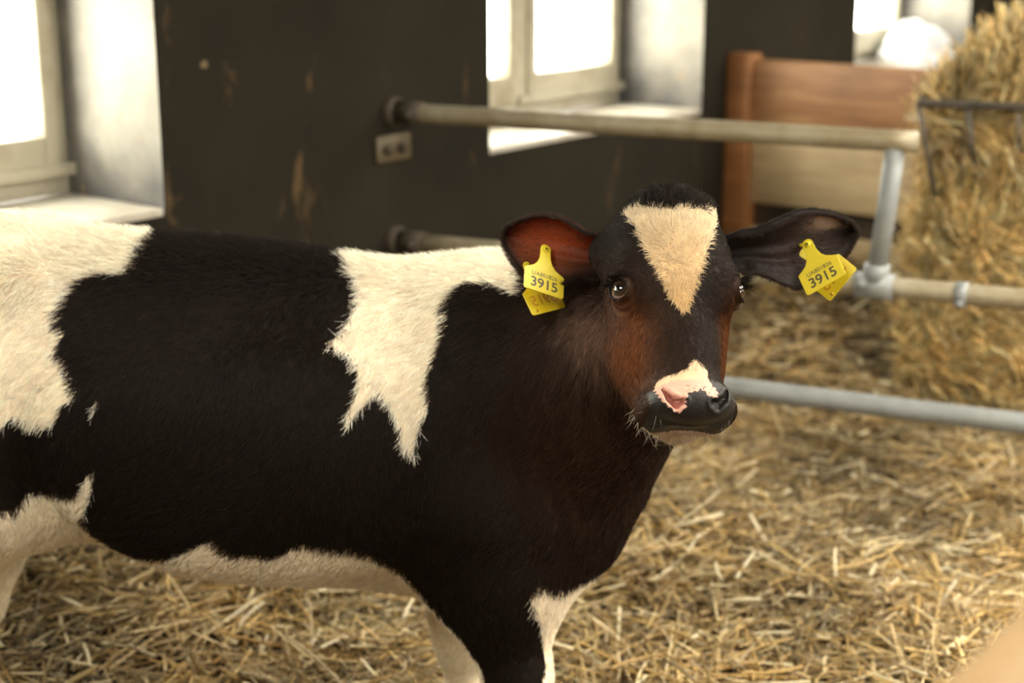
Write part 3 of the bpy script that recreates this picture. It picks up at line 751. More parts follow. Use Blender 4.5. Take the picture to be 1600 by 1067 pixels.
def bare_pad(q): return (q[:,1] < .25) & (q[:,2] < .05) & (q[:,1] > .1665 + .9*np.clip(np.abs(q[:,0])-.035, 0, 1)*.3) & (q[:,2] > -.074) & (np.abs(q[:,0]) < .064)
def lip(q): return (q[:,1] > .186) & (q[:,1] < .25) & (q[:,2] > -.16) & (q[:,2] < -.076) & (np.abs(q[:,0]) < .06)
def gauss(q, c, r):
    return np.exp(-(((q-np.array(c))/np.array(r))**2).sum(-1))
BLACK = np.array([.0082,.0045,.0027]); CREAM = np.array([.88,.81,.665])
def coat(P):
    q = w2h(P); n = len(P); head = (q[:,2] > -.20) & (q[:,1] < .25) & (np.abs(q[:,0]) < .13)
    c = np.tile(BLACK, (n,1))
    warm = np.clip(np.exp(-(((P[:,0]-.13)/.15)**2+((P[:,2]-.80)/.2)**2)), 0, 1)          # browner neck
    c += warm[:,None]*np.array([.030,.013,.006])
    ck = np.clip(1.25*gauss(q, (-.075,.085,-.075), (.040,.062,.06)) + .8*gauss(q, (.075,.09,-.06), (.02,.07,.06)), 0, 1)*head
    c = c*(1-ck[:,None]) + ck[:,None]*np.array([.15,.048,.012])
    ey = np.clip(gauss(q, (-.095,.03,-.085), (.03,.04,.03)), 0, 1)*head
    c = c*(1-.7*ey[:,None]) + .7*ey[:,None]*np.array([.10,.060,.042])
    nk_lit = np.clip(gauss(q, (-.115,.02,-.17), (.05,.07,.05)), 0, 1)
    c = c*(1-.8*nk_lit[:,None]) + .8*nk_lit[:,None]*np.array([.17,.095,.065])  # neck patch lightened: grazing window light put into the coat colour
    w = white_mask(P); cw = np.tile(CREAM, (n,1))
    tanp = np.clip(np.exp(-((P[:,2]-.52)/.12)**2)*.25, 0, 1)[:,None]; cw = cw*(1-tanp)+tanp*np.array([.62,.47,.29])  # warm shade of the belly tinted into the white hair
    c[w] = cw[w]
    b = blaze_mask(q); bt = np.clip((q[:,1]+.10)/.14, 0, 1)[:,None]; cb = np.array([.74,.62,.43])*(1-bt)+bt*np.array([.62,.44,.225]); c[b] = cb[b]
    nm = nose_mask(q); c[nm] = np.array([.70,.54,.38])
    hoof = P[:,2] < .062; c[hoof] = np.array([.045,.035,.026])
    lp = lip(q); c[lp] = np.array([.62,.46,.34])
    return c, w | b | nm | lp
def skin(P):
    c, w = coat(P); q = w2h(P)
    c = np.where(w[:,None], c*np.array([.95,.86,.76]), c*1.0)
    pad = bare_pad(q); nm = nose_mask(q + .0012*np.stack([np.sin(q[:,1]*900), np.sin(q[:,0]*800), 0*q[:,0]], -1))
    c[pad] = np.array([.0115,.0095,.008]); c[pad & nm] = np.array([.60,.325,.24])
    fr = np.random.default_rng(5)                                      # black freckles on the pink
    for i in range(26):
        a = fr.normal((.008,.184,0), (.020,.005,1)); r_ = fr.uniform(.0005,.0012)
        c[np.hypot(q[:,0]-a[0], q[:,1]-a[1]) < r_] = (.03,.02,.018)
    for s in (-1,1):                                                   # inside of the nostrils
        d = seg2(q[:,0]*s, q[:,1], [(.023,.201,.0035),(.030,.203,.0055),(.040,.1945,.0045),(.047,.180,.0015)])
        inn = (d < .0005) & pad; c[inn] = (.30,.10,.075) if s < 0 else (.012,.009,.009)
    for E, dr in EYES:                                                 # lid rims
        a, b, cc = eye_frame(dr); e = q-E; A = e @ a; B = e @ b; Cc = e @ cc
        dd = (np.sqrt((A/.0165)**2+(B/.0140)**2)-1)*.0145
        m = (Cc > .004) & (dd < .0030); c[m] = (.012,.009,.008)
        m = (Cc > .004) & (dd < .0022) & (A*(1 if dr[0] < 0 else -1) > .004) & (B > -.004); c[m] = (.16,.09,.07)
    return c, pad
sc_, pad_ = skin(SKINP)
a = me.color_attributes.new('tint', 'FLOAT_COLOR', 'POINT'); cc = np.ones((len(SKINP),4), np.float32); cc[:,:3] = sc_; a.data.foreach_set('color', cc.ravel())
def m_skin(name, rough, wet):
    g = NT(name); at = g.n('ShaderNodeAttribute'); at.attribute_name = 'tint'
    g.set(Base_Color=at.outputs['Color'], Roughness=rough, Specular_IOR_Level=.32 if wet else .1)
    if wet:
        vo = g.n('ShaderNodeTexVoronoi'); vo.inputs['Scale'].default_value = 380; g.l(g.coord(), vo.inputs['Vector'])
        g.bump(vo.outputs['Distance'], .35, .0012); g.b.inputs['Subsurface Weight'].default_value = .15; g.b.inputs['Subsurface Radius'].default_value = (.008,.003,.002)
        g.b.inputs['Subsurface Scale'].default_value = .5
    return g.m
me.materials.append(m_skin('calf_skin', .6, False)); me.materials.append(m_skin('wet_muzzle', .54, True))
mi = np.zeros(len(me.polygons), np.int32)
ls = np.empty(len(me.polygons), np.int32); me.polygons.foreach_get('loop_start', ls); lv = np.empty(len(me.loops), np.int32); me.loops.foreach_get('vertex_index', lv)
mi[pad_[lv[ls]]] = 1; me.polygons.foreach_set('material_index', mi)
calf = link(bpy.data.objects.new('calf', me)); calf.location = CO
tag(calf, 'black and white spotted calf standing side on in the straw, head turned to the viewer', 'calf')
def on_calf(o): o.parent = calf; return o

# ------------------------------------------------------------------ eyes
def m_eye():
    g = NT('eyeball'); tc = g.coord(); sx = g.n('ShaderNodeSeparateXYZ'); g.l(tc, sx.inputs[0])
    ln = g.n('ShaderNodeVectorMath'); ln.operation = 'MULTIPLY'; ln.inputs[1].default_value = (1,1.25,0); g.l(tc, ln.inputs[0])
    le = g.n('ShaderNodeVectorMath'); le.operation = 'LENGTH'; g.l(ln.outputs[0], le.inputs[0])
    mp = g.n('ShaderNodeMath'); mp.operation = 'MULTIPLY'; mp.inputs[1].default_value = 50; g.l(le.outputs['Value'], mp.inputs[0])
    c = g.ramp(mp.outputs[0], [(.28,(.003,.003,.004)),(.36,(.030,.017,.010)),(.70,(.045,.026,.015)),(.78,(.28,.18,.14))])
    g.set(Base_Color=c, Roughness=.06, Specular_IOR_Level=.7); g.b.inputs['Coat Weight'].default_value = .6; g.b.inputs['Coat Roughness'].default_value = .02
    return g.m
EYEM = m_eye()
GAZE = [nrm(V3(-.62,.05,.78)), nrm(V3(.86,.05,.50))]
for (E, dr), gz in zip(EYES, GAZE):
    bm = bmesh.new(); bmesh.ops.create_uvsphere(bm, u_segments=40, v_segments=28, radius=ER)
    for v in bm.verts:
        r_ = math.hypot(v.co.x, v.co.y*1.1)
        if v.co.z > 0 and r_ < .0125: v.co.z += .0016*(1-(r_/.0125)**2)
    ea, eb, ec = eye_frame(gz); zc = Vector(ec @ HR); xc = Vector(ea @ HR); yc = zc.cross(xc)
    o = obj('eye', bm, EYEM, calf, loc=tuple(h2w(E)-CO), rot=Matrix((xc, yc, zc)).transposed().to_euler())

# ------------------------------------------------------------------ ears
def resample(L, n):
    L = np.array(L, float); d = np.r_[0, np.cumsum(np.linalg.norm(np.diff(L, axis=0), axis=1))]; s = np.linspace(0, d[-1], n)
    return np.stack([np.interp(s, d, L[:,0]), np.interp(s, d, L[:,1])], -1)
EARS = [dict(P=V3(.1444,2.3661,1.109), e1=V3(-.9511,.309,0), e2=V3(.0778,.2395,.9678), e3=V3(-.2991,-.9204,.2518),
    top=[(-.03,.004),(-.0032,.0059),(.0231,.0151),(.0356,.0190),(.052,.0293),(.0713,.0371),(.0944,.0408),(.1192,.0374),(.1417,.029),(.1587,.0199),(.1680,.0090),(.1695,.003)],
    bot=[(-.03,-.044),(-.0075,-.0462),(.0102,-.0524),(.0279,-.0526),(.0448,-.0578),(.0647,-.0661),(.0977,-.0695),(.1182,-.063),(.1317,-.0528),(.1455,-.0387),(.1573,-.0243),(.1647,-.0107),(.1695,.003)], D=.036, roll=.004, sg=-1),
  dict(P=V3(.3176,2.3938,1.0945), e1=V3(.9511,.309,0), e2=V3(-.0778,.2395,.9678), e3=V3(.2991,-.9204,.2518),
    top=[(.015,.014),(.0462,.0235),(.0564,.026),(.0708,.0261),(.0893,.0331),(.1136,.0418),(.1449,.0517),(.1723,.0535),(.1972,.0495),(.2209,.0425),(.2432,.0316),(.2530,.0190),(.2535,.012)],
    bot=[(.015,-.034),(.0434,-.0377),(.0542,-.0405),(.0697,-.0415),(.088,-.0489),(.1116,-.0617),(.1346,-.0705),(.1613,-.0653),(.190,-.054),(.2079,-.0439),(.2204,-.0324),(.2292,-.0237),(.242,-.0091),(.2535,.012)], D=.026, roll=.011, sg=1)]
def ear_point(E, a, b, c): return E['P'] + E['e1']*a + E['e2']*b + E['e3']*c
def ear_grid(E, ns=44, nv=26):
    T = resample(E['top'], ns); B = resample(E['bot'], ns); s = np.linspace(0, 1, ns)[:,None]; v = np.linspace(0, 1, nv)[None,:]
    vr = np.clip((v-.10)/.90, 0, 1); ro = np.clip((.10-v)/.10, 0, 1)
    X = T[:,0:1]*(1-vr)+B[:,0:1]*vr; Y = T[:,1:2]*(1-vr)+B[:,1:2]*vr
    fade = np.sin(np.pi*np.clip(s*.92+.06, 0, 1))**.5
    Y = Y - E['roll']*ro**1.3*fade
    C = -E['D']*(np.sin(np.pi*vr)**.75)*(1-.55*s**2)*(.35+.65*np.clip(s*3.2, 0, 1)) - .030*(1-np.clip(s*3.0, 0, 1))
    C = C + E['roll']*.9*np.sqrt(np.clip(1-(1-ro)**2, 0, 1))*fade + .006*np.sin(np.pi*np.clip((vr-.6)/.4, 0, 1))*(s > .2)
    C = C + .0022*np.sin(vr*26+s*3)*np.sin(np.pi*vr)*np.exp(-((s-.35)/.25)**2)          # cartilage ridges
    C = C - .012*s*s                                                                    # sweeps back towards the tip
    return np.stack([X, Y, np.broadcast_to(C, X.shape)], -1)
def ear_c_at(E, a, b):
    G = ear_grid(E).reshape(-1,3); return G[np.argmin((G[:,0]-a)**2+(G[:,1]-b)**2), 2]
def m_ear():
    g = NT('ear_skin'); at = g.n('ShaderNodeAttribute'); at.attribute_name = 'tint'
    g.set(Base_Color=at.outputs['Color'], Roughness=.6, Specular_IOR_Level=.3)
    t = g.n('ShaderNodeBsdfTranslucent'); g.l(g.mix(1.0, at.outputs['Color'], (5.5,4.2,2.6), 'MULTIPLY'), t.inputs['Color'])
    mx = g.n('ShaderNodeMixShader'); mx.inputs[0].default_value = .58
    g.l(g.b.outputs[0], mx.inputs[1]); g.l(t.outputs[0], mx.inputs[2]); g.l(mx.outputs[0], g.o.inputs['Surface']); return g.m
EARM = m_ear()
ear_meshes = []
for E in EARS:
    G = ear_grid(E); ns, nv = G.shape[:2]
    Wf = E['P'] + G[...,0:1]*E['e1'] + G[...,1:2]*E['e2'] + G[...,2:3]*E['e3']
    du = np.gradient(Wf, axis=0); dv = np.gradient(Wf, axis=1); N = np.cross(du, dv); N /= np.linalg.norm(N, axis=-1, keepdims=True)+1e-9
    if (N[ns//2, nv//2] @ E['e3']) < 0: N = -N
    th = .0055*np.sin(np.pi*np.linspace(0,1,nv))**.4; th = np.maximum(th, .0012)[None,:,None]*(1.15-.5*np.linspace(0,1,ns))[:,None,None]
    Wb = Wf - N*th
    V = np.concatenate([Wf.reshape(-1,3), Wb.reshape(-1,3)]) - CO; o2 = ns*nv; F = []
    idx = lambda i, j: i*nv+j
    i, j = np.meshgrid(np.arange(ns-1), np.arange(nv-1), indexing='ij'); q = (i*nv+j).ravel()
    F1 = np.stack([q, q+nv, q+nv+1, q+1], -1); F2 = F1[:,::-1]+o2
    fl = (np.cross(Wf[1,0]-Wf[0,0], Wf[0,1]-Wf[0,0]) @ E['e3']) < 0
    if fl: F1 = F1[:,::-1]; F2 = F2[:,::-1]
    i = np.arange(ns-1); S1 = np.stack([i*nv, i*nv+o2, (i+1)*nv+o2, (i+1)*nv], -1); S2 = np.stack([i*nv+nv-1, (i+1)*nv+nv-1, (i+1)*nv+nv-1+o2, i*nv+nv-1+o2], -1)
    F = np.concatenate([F1, F2, S1, S2])
    s = np.linspace(0,1,ns)[:,None]; v = np.linspace(0,1,nv)[None,:]
    inn = (np.sin(np.pi*np.clip((v-.10)/.9,0,1))**1.2*np.clip(s*2.5-.35,0,1)*np.clip((1.02-s)*4,0,1))[...,None]
    ci = np.array([.012,.007,.005])*(1-inn) + inn*np.array([.26,.085,.032] if E['sg'] < 0 else [.035,.018,.012])
    if E['sg'] > 0:
        pk = np.exp(-(((s-.76)/.13)**2+((v-.27)/.11)**2))[...,None]; ci = ci*(1-pk)+pk*np.array([.78,.62,.50])
    cb = np.tile(np.array([.055,.020,.011] if E['sg'] < 0 else [.012,.008,.006]), (ns*nv,1))
    o = np_mesh('ear', V, F, EARM, calf, col=np.concatenate([ci.reshape(-1,3), cb]))
    ear_meshes.append((E, Wf, Wb, N, o))

# ------------------------------------------------------------------ hair
HAIRM = None
def m_hair():
    g = NT('coat_hair'); at = g.n('ShaderNodeAttribute'); at.attribute_name = 'tint'
    g.set(Base_Color=at.outputs['Color'], Roughness=.5, Specular_IOR_Level=.09)
    h = g.n('ShaderNodeBsdfHair'); h.component = 'Reflection'; h.inputs['Color'].default_value = (.55,.48,.42,1); h.inputs['RoughnessU'].default_value = .25; h.inputs['RoughnessV'].default_value = .6
    t = g.n('ShaderNodeBsdfTranslucent'); g.l(at.outputs['Color'], t.inputs['Color'])
    m1 = g.n('ShaderNodeMixShader'); m1.inputs[0].default_value = .22; g.l(g.b.outputs[0], m1.inputs[1]); g.l(t.outputs[0], m1.inputs[2])
    m2 = g.n('ShaderNodeMixShader'); m2.inputs[0].default_value = .016; g.l(m1.outputs[0], m2.inputs[1]); g.l(h.outputs[0], m2.inputs[2])
    g.l(m2.outputs[0], g.o.inputs['Surface']); return g.m
HAIRM = m_hair()
def make_hair(name, P0, N, Fl, L, lift, rad, col, parent, npt=5, jit=.22, curl=.0, clump=.007, cl_amt=.22):
    n = len(P0); r = rng
    cell = np.floor((P0+np.sin(P0[:,[1,2,0]]*90)*.004)/clump).astype(np.int64); key = (cell[:,0]*73856093 ^ cell[:,1]*19349663 ^ cell[:,2]*83492791) % 65521
    tab = np.random.default_rng(3).normal(0, 1, (65521,3)); ctone = (1+.16*tab[key,0]); Fl = Fl + tab[key]*cl_amt
    Fl = Fl + r.normal(0, jit, (n,3)); Fl -= N*(Fl*N).sum(-1, keepdims=True); Fl /= np.maximum(np.linalg.norm(Fl, axis=1, keepdims=True), 1e-6)
    li = np.asarray(lift)*r.uniform(.45, 1.6, n); L = L*r.uniform(.7, 1.2, n)
    pts = np.zeros((n, npt, 3)); S = np.cross(N, Fl); cu = r.normal(0, .18+curl, n)
    for i in range(npt):
        t = i/(npt-1)
        pts[:,i] = P0 - N*.0004 + (Fl*(t*np.cos(li))[:,None] + N*(t*np.sin(li) - .35*np.sin(li)*t*t)[:,None] + S*(cu*t*t)[:,None])*L[:,None]
    hc = bpy.data.hair_curves.new(name); hc.add_curves([npt]*n)
    hc.attributes.new('position', 'FLOAT_VECTOR', 'POINT') if 'position' not in hc.attributes else None
    hc.attributes['position'].data.foreach_set('vector', pts.astype(np.float32).ravel())
    ra = hc.attributes.new('radius', 'FLOAT', 'POINT') if 'radius' not in hc.attributes else hc.attributes['radius']
    prof = np.array([1,1,.9,.65,.2])[:npt] if npt == 5 else np.linspace(1,.2,npt)
    ra.data.foreach_set('value', (np.asarray(rad)*np.ones(n))[:,None].astype(np.float32).repeat(npt,1).__mul__(prof.astype(np.float32)).ravel())
    ca = hc.attributes.new('tint', 'FLOAT_COLOR', 'CURVE'); c4 = np.ones((n,4), np.float32); c4[:,:3] = np.clip(col*(1+(r.uniform(-.3,.28,n)+.14*tab[key,0])*np.where(col[:,0] > .4, .55, 1.1))[:,None], 0, .92); ca.data.foreach_set('color', c4.ravel())
    hc.materials.append(HAIRM)
    o = link(bpy.data.objects.new(name, hc), parent); o['kind'] = 'stuff'; return o
me.calc_loop_triangles(); nt_ = len(me.loop_triangles); tri = np.empty(nt_*3, np.int32); me.loop_triangles.foreach_get('vertices', tri); tri = tri.reshape(-1,3)
VN = np.empty(len(SKINP)*3, np.float32); me.vertices.foreach_get('normal', VN); VN = VN.reshape(-1,3)
A, B, C = SKINP[tri[:,0]], SKINP[tri[:,1]], SKINP[tri[:,2]]; area = np.linalg.norm(np.cross(B-A, C-A), axis=1)/2; cen = (A+B+C)/3
def flow(P, q, head):
    """which way the coat lies: back and down on the body, out from a whorl on the face"""
    f = np.tile(np.array([-.55,.0,-.9]), (len(P),1))
    top = np.clip((P[:,2]-.93)/.1, 0, 1); f[:,0] -= top*.6; f[:,2] += top*.3
    sw = np.sin(P[:,0]*9+P[:,2]*5)*.35 + np.sin(P[:,2]*17-P[:,0]*11)*.25; f[:,0] += sw
    neck = np.clip((P[:,0]-.0)/.12, 0, 1)*(P[:,2] > .5); f[:,0] += .3*neck; f[:,2] -= .4*neck
    u, w = q[:,0], q[:,1]
    hu = u*9; hw = np.where(w < -.035, (w+.035)*10, (w+.035)*7) ; up = np.clip(-(w+.01)/.05, 0, 1)
    fh = np.stack([hu*.9+.15*np.sin(w*60), hw-.35*up, np.zeros(len(u))], -1); fh[:,1] += .45*(w > .06)
    side = (np.abs(u) > .06) & (w > -.02); fh[side,2] -= .9; fh[side,1] += .4
    fh = fh @ HR
    return np.where(head[:,None], fh, f)
cq = w2h(cen); chead = near_head(cen) & (cq[:,2] > -.15)
toward = ((VN[tri].mean(1))*(np.array([0,0,CAM_Z])-cen)).sum(-1) > -.62*np.linalg.norm(cen-np.array([0,0,CAM_Z]), axis=1)
bare = bare_pad(cq) | near_eye(cen, .0235)
dens_b = np.where(chead | bare, 0, 1.0)*np.where(toward, 1, .22)*np.where(cen[:,0] < -1.0, .3, 1)*np.where(cen[:,2] < .2, .4, 1)*(cen[:,2] > .062)
dens_h = np.where(chead & ~bare, 1.0, 0)*np.where(toward, 1, .3)
def roots(dens, n):
    p = area*dens; p /= p.sum(); k = rng.choice(len(tri), n, p=p); a, b = rng.random((2,n)); fl = a+b > 1; a[fl] = 1-a[fl]; b[fl] = 1-b[fl]; c = 1-a-b
    P = A[k]*c[:,None]+B[k]*a[:,None]+C[k]*b[:,None]; N = VN[tri[k,0]]*c[:,None]+VN[tri[k,1]]*a[:,None]+VN[tri[k,2]]*b[:,None]
    return P, N/np.maximum(np.linalg.norm(N, axis=1, keepdims=True), 1e-6)
P, N = roots(dens_b, 300000); q = w2h(P); c, w = coat(P)
L = .021 + .011*np.clip((P[:,2]-.95)/.08, 0, 1) - .007*np.clip((.48-P[:,2])/.15, 0, 1) + .002*np.sin(P[:,0]*31)*np.sin(P[:,2]*27)
L = L*(1-.55*np.exp(-(((P[:,0]-.09)/.08)**2+((P[:,2]-1.0)/.06)**2)))
make_hair('coat', P-CO, N, flow(P, q, np.zeros(len(P), bool)), L, .20+.50*np.clip((P[:,2]-.985)/.04, 0, 1)+.55*np.clip(-N[:,2]-.2, 0, 1), .00036+.00006*w, c, calf, jit=.16, clump=.010, cl_amt=.17)
P, N = roots(dens_h, 85000); q = w2h(P); c, w = coat(P)
L = .0085 + .006*np.clip(-(q[:,1]+.02)/.06, 0, 1) + .003*blaze_mask(q) - .004*np.clip((q[:,1]-.12)/.05, 0, 1)
L = np.where(near_eye(P, .032), .005, L)
make_hair('face_coat', P-CO, N, flow(P, q, np.ones(len(P), bool)), L, .17+.12*blaze_mask(q), .00031, c, calf, jit=.14, clump=.006, cl_amt=.17)
# tuft on the poll
P, N = roots(np.where(chead & (cq[:,1] < -.098) & (np.abs(cq[:,0]-.006) < .058) & (cq[:,2] > -.12), 1., 0), 6000); q = w2h(P)
ok = ~blaze_mask(q); P, N, q = P[ok], N[ok], q[ok]
Fl = np.stack([q[:,0]*9+.35, -1.0*np.ones(len(q)), .55*np.ones(len(q))], -1) @ HR
make_hair('poll_tuft', P-CO, N, Fl, .019*np.ones(len(P)), .65, .00034, np.tile(BLACK*1.0, (len(P),1)), calf, jit=.22, clump=.011, cl_amt=.45)
# ears: short coat outside, fringe along the rim, thin down inside
for E, Wf, Wb, EN, eo in ear_meshes:
    ns, nv = Wf.shape[:2]; n = 9000
    s = rng.random(n)**.8*(ns-1.01); v = rng.random(n)*(nv-1.01); i = s.astype(int); j = v.astype(int)
    fs = (s-i)[:,None]; fv = (v-j)[:,None]
    bl = lambda G: G[i,j]*(1-fs)*(1-fv)+G[i+1,j]*fs*(1-fv)+G[i,j+1]*(1-fs)*fv+G[i+1,j+1]*fs*fv
    out = E['e1']-.0*E['e2']
    k_ = np.arange(n) < (3600 if E['sg'] < 0 else n)
    make_hair('ear_coat', (bl(Wb)-CO)[k_], -bl(EN)[k_], np.tile(out, (n,1))[k_], .011*np.ones(k_.sum()), .22, .00022, np.tile(np.array([.013,.009,.007]), (k_.sum(),1)), eo)
    ro = (v/(nv-1)) < .14
    P0 = bl(Wf); keepi = ro | (rng.random(n) < (.10 if E['sg'] < 0 else .45)); m = keepi
    hd = np.tile(out, (n,1)) + E['e2']*np.where(v/(nv-1) < .5, .3, -.3)[:,None]
    colr = np.tile(np.array([.020,.011,.008]), (n,1)); inn = np.clip((v/(nv-1)-.14)*9, 0, 1)*.0
    if E['sg'] > 0:
        pk = np.exp(-(((s/(ns-1)-.76)/.12)**2+((v/(nv-1)-.27)/.10)**2)) > .4; m = m & ~pk
    make_hair('ear_down', P0[m]-CO, bl(EN)[m], hd[m], .008*np.ones(m.sum()), .25, .00018, colr[m], eo)
    nr = 5200; e_ = rng.random(nr) < .5; s = (.12+.88*rng.random(nr))*(ns-1.01); i = s.astype(int); f = (s-i)[:,None]; jj = np.where(e_, 0, nv-1)
    tt = rng.random(nr)[:,None]
    P0 = (Wf[i,jj]*(1-f)+Wf[i+1,jj]*f)*tt + (Wb[i,jj]*(1-f)+Wb[i+1,jj]*f)*(1-tt)
    cenl = Wf[i, nv//2]; Nn = P0-cenl; Nn /= np.linalg.norm(Nn, axis=1, keepdims=True)+1e-9
    make_hair('rim_fringe', P0-CO, Nn, np.tile(out, (nr,1))+EN[i,jj]*rng.normal(0,.5,nr)[:,None], .010*np.ones(nr), .75, .00020, np.tile(np.array([.040,.024,.017]), (nr,1)), eo, jit=.3)
# lashes and whiskers
LP, LN, LF, LL, LC = [], [], [], [], []
for (E, dr) in EYES:
    a, b, c_ = eye_frame(dr)
    for i in range(150):
        t = rng.uniform(-1, 1); p = E + a*(.0165*t) + b*(-.0150*math.sqrt(max(0, 1-t*t*.8))) + c_*(.0175-.006*abs(t))
        LP.append(h2w(p)); LN.append((c_-b*.2) @ HR); LF.append((a*t*.5 - b*.15 + c_*.9 + V3(.3*np.sign(dr[0]),.1,0)) @ HR); LL.append(rng.uniform(.014,.026)); LC.append((.008,.006,.005))
LP, LN, LF, LL, LC = map(np.array, (LP, LN, LF, LL, LC)); LN = LN/np.linalg.norm(LN, axis=1, keepdims=True)
make_hair('eyelashes', LP-CO, -np.cross(LF, np.cross(LN, LF))/np.linalg.norm(np.cross(LF, np.cross(LN, LF)), axis=1, keepdims=True), LF, LL, -.25, .00030, LC, calf, jit=.12)
P, N = roots(np.where(near_head(cen) & (cq[:,1] > .175) & (cq[:,2] > -.125) & ((np.abs(cq[:,0]) > .045) | (cq[:,2] < -.06)), 1., 0)*np.where(cq[:,2] < -.075, 2, 1), 150); q = w2h(P)
make_hair('whiskers', P-CO, N, np.tile(np.array([0,0,-1.]), (len(P),1)), rng.uniform(.012,.038,len(P)), 1.0, .00013, np.where((q[:,2] < -.07)[:,None], np.array([.75,.66,.5]), np.where(rng.random(len(P))[:,None] < .4, np.array([.6,.55,.5]), np.array([.03,.025,.02]))), calf, jit=.5)
P, N = roots(np.where(near_head(cen) & (cq[:,1] > .150) & (cq[:,2] < -.080) & (cq[:,2] > -.14) & (np.abs(cq[:,0]) < .055), 1., 0), 3800); q = w2h(P)
make_hair('chin_hair', P-CO, N, np.array([0,.9,-.5])@HR + np.tile(np.array([0,0,-.5]), (len(P),1)), .010*np.ones(len(P)), .35, .0002, np.tile(np.array([.62,.50,.34]), (len(P),1)), calf, jit=.35)

# ------------------------------------------------------------------ yellow ear tags
def m_tag(name, col, tr):
    g = NT(name); v = g.coord(); c = g.mix(g.ramp(g.noise(v, 90, 4), [(.45,0),(.8,.35)]), col, (col[0]*.7,col[1]*.6,col[2]*.5))
    g.set(Base_Color=c, Roughness=.38, Specular_IOR_Level=.45)
    t = g.n('ShaderNodeBsdfTranslucent'); t.inputs['Color'].default_value = (.95,.72,.02,1); mx = g.n('ShaderNodeMixShader'); mx.inputs[0].default_value = tr
    g.l(g.b.outputs[0], mx.inputs[1]); g.l(t.outputs[0], mx.inputs[2]); g.l(mx.outputs[0], g.o.inputs['Surface']); return g.m
TAGM = m_tag('yellow_tag_plastic', (.66,.54,.022), .22)
INK = NT('tag_ink').set(Base_Color=(.055,.045,.010), Roughness=.5); INK2 = NT('show_through_ink').set(Base_Color=(.50,.24,.01), Roughness=.5)
def panel_bm(wd=.060, hole=True, th=.0014):
    """tag outline: round neck with a pin hole, flared shoulders, square body with soft corners"""
    h = wd/2; pts = [(.0078*math.cos(R(a)), .0078*math.sin(R(a))) for a in range(180, -1, -15)]
    pts += [(.0080,-.010),(.0088,-.016),(.0112,-.0225),(.0160,-.0285),(.0225,-.0325),(h-.002,-.0350),(h,-.0370)]
    pts += [(h,-.0505),(h,-.0665),(h-.001,-.0685),(h-.003,-.0695)]
    pts += [(0,-.0695)]
    left = [(-x, y) for x, y in pts[::-1] if abs(x) > 1e-6 and y < -.009]
    pts = pts + left
    bm = bmesh.new(); f = bm.faces.new([bm.verts.new((x, y, -th/2)) for x, y in pts[::-1]])
    r = bmesh.ops.extrude_face_region(bm, geom=[f]); bmesh.ops.translate(bm, verts=[v for v in r['geom'] if isinstance(v, bmesh.types.BMVert)], vec=(0,0,th))
    bmesh.ops.recalc_face_normals(bm, faces=bm.faces)
    es = [e for e in bm.edges if abs(e.verts[0].co.z-e.verts[1].co.z) < 1e-6]
    bmesh.ops.bevel(bm, geom=es, offset=.0004, segments=1, affect='EDGES')
    return bm
def frame_mat(X, Y, o):
    X = Vector(X).normalized(); Yu = (-Vector(Y)); Yu = (Yu - X*Yu.dot(X)).normalized(); Z = X.cross(Yu)
    m = Matrix((X, Yu, Z)).transposed().to_4x4(); m.translation = Vector(o); return m
def text(name, s, size, loc, mat, parent, mirror=False, w=1.0, off=0.):
    c = bpy.data.curves.new(name, 'FONT'); c.body = s; c.size = size; c.align_x = 'CENTER'; c.align_y = 'CENTER'; c.extrude = .00012; c.offset = off
    tmp = bpy.data.objects.new('tmp', c); COL.objects.link(tmp); bpy.context.view_layer.update()
    m_ = bpy.data.meshes.new_from_object(tmp.evaluated_get(bpy.context.evaluated_depsgraph_get())); m_.name = name; bpy.data.objects.remove(tmp); bpy.data.curves.remove(c)
    m_.materials.clear(); m_.materials.append(mat); o = link(bpy.data.objects.new(name, m_), parent); o.location = loc; o.scale = ((-w if mirror else w), 1, 1); return o
CR, CU, CB = [Vector(_B[:,i]) for i in range(3)]                       # right, up, towards the viewer
def vec(a, b, c): return CR*a + CU*b + CB*c
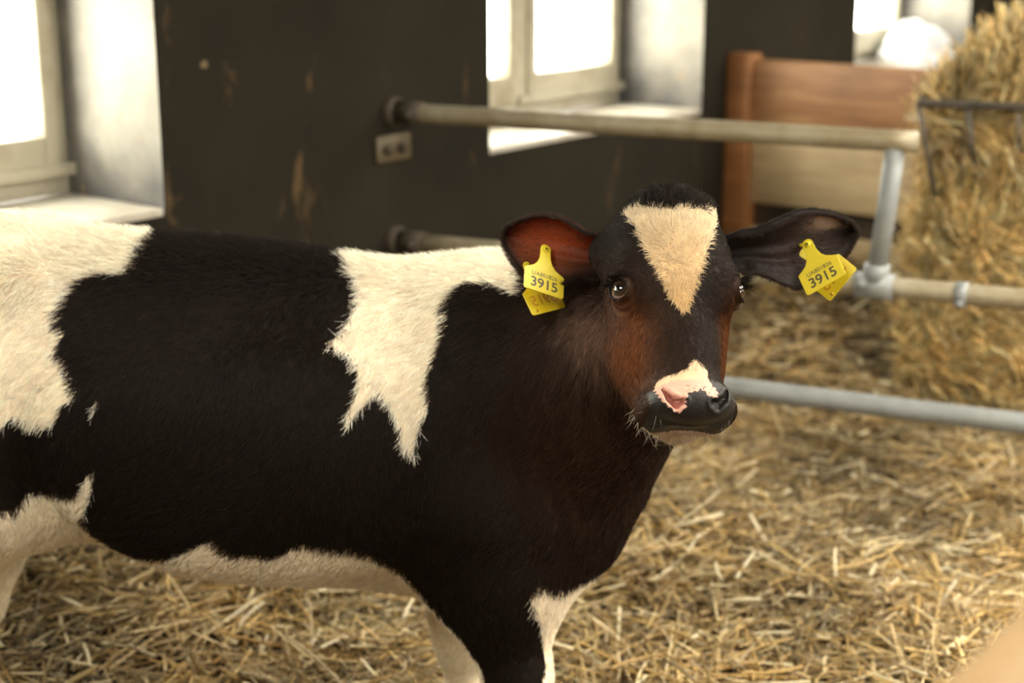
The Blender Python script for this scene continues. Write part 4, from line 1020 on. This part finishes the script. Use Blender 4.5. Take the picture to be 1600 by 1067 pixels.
def make_tag(E, a, b, X1, Y1, X2, Y2, off2, label):
    c0 = ear_c_at(E, a, b); root = empty('ear_tag', tuple(ear_point(E, a, b, c0))); tag(root, label, 'ear tag', 'yellow ear tags')
    org = ear_point(E, a, b, c0)
    m1 = frame_mat(X1, Y1, Vector(E['e3'])*.024); p1 = obj('front_panel', panel_bm(), TAGM, root, smooth=False); p1.matrix_local = m1 @ Matrix.Scale(1.16, 4)
    text('number', '3915', .0205, (.0, -.0565, .00085), INK, p1, w=1.02, off=.00035)
    text('serial', 'UA801826', .0088, (.0, -.0425, .00085), INK, p1)
    bm = bmesh.new(); add_tube(bm, [(0,0,.0007),(0,0,.0022)], [.0046,.0042], 20); b_ = obj('pin_boss', bm, TAGM, p1)
    bm = bmesh.new(); add_tube(bm, [(0,0,.0021),(0,0,.0024)], [.0018,.0018], 12); obj('pin_hole_disc', bm, INK, b_)  # dark disc in place of the shade inside the hole
    st = vec(0,0,0); bm = bmesh.new(); add_tube(bm, [Vector(E['e3'])*.024, Vector((0,0,0)), -Vector(E['e3'])*.016], .0028, 10); obj('pin', bm, TAGM, root)
    m2 = frame_mat(X2, Y2, -Vector(E['e3'])*.004 + vec(*off2)); p2 = obj('back_panel', panel_bm(.058), TAGM, root, smooth=False); p2.matrix_local = m2 @ Matrix.Scale(1.16, 4)
    text('reversed_number', '3915', .0215, (.0, -.0510, .00085), INK2, p2, mirror=True, w=1.02, off=.0004)
    bm = bmesh.new(); add_tube(bm, [(-.019,-.0645,.0007),(-.019,-.0645,.0011)], [.0024,.0024], 12); obj('stamp', bm, INK2, p2)
    return root
make_tag(EARS[0], .098, -.0150, vec(.051,-.0157,-.022), vec(.006,-.062,.030), vec(.040,.0110,-.030), vec(.008,-.062,.029), (-.036,-.026,.013), 'yellow numbered ear tag in the ear at the left of the photo, hanging straight')
make_tag(EARS[1], .1608, -.0028, vec(.0555,.033,.024), vec(.0158,-.058,.032), vec(.041,.053,.015), vec(.049,-.046,.022), (.008,-.014,.006), 'yellow numbered ear tag in the ear at the right of the photo, tilted sideways')
print('script', round(time.time()-T0, 1))
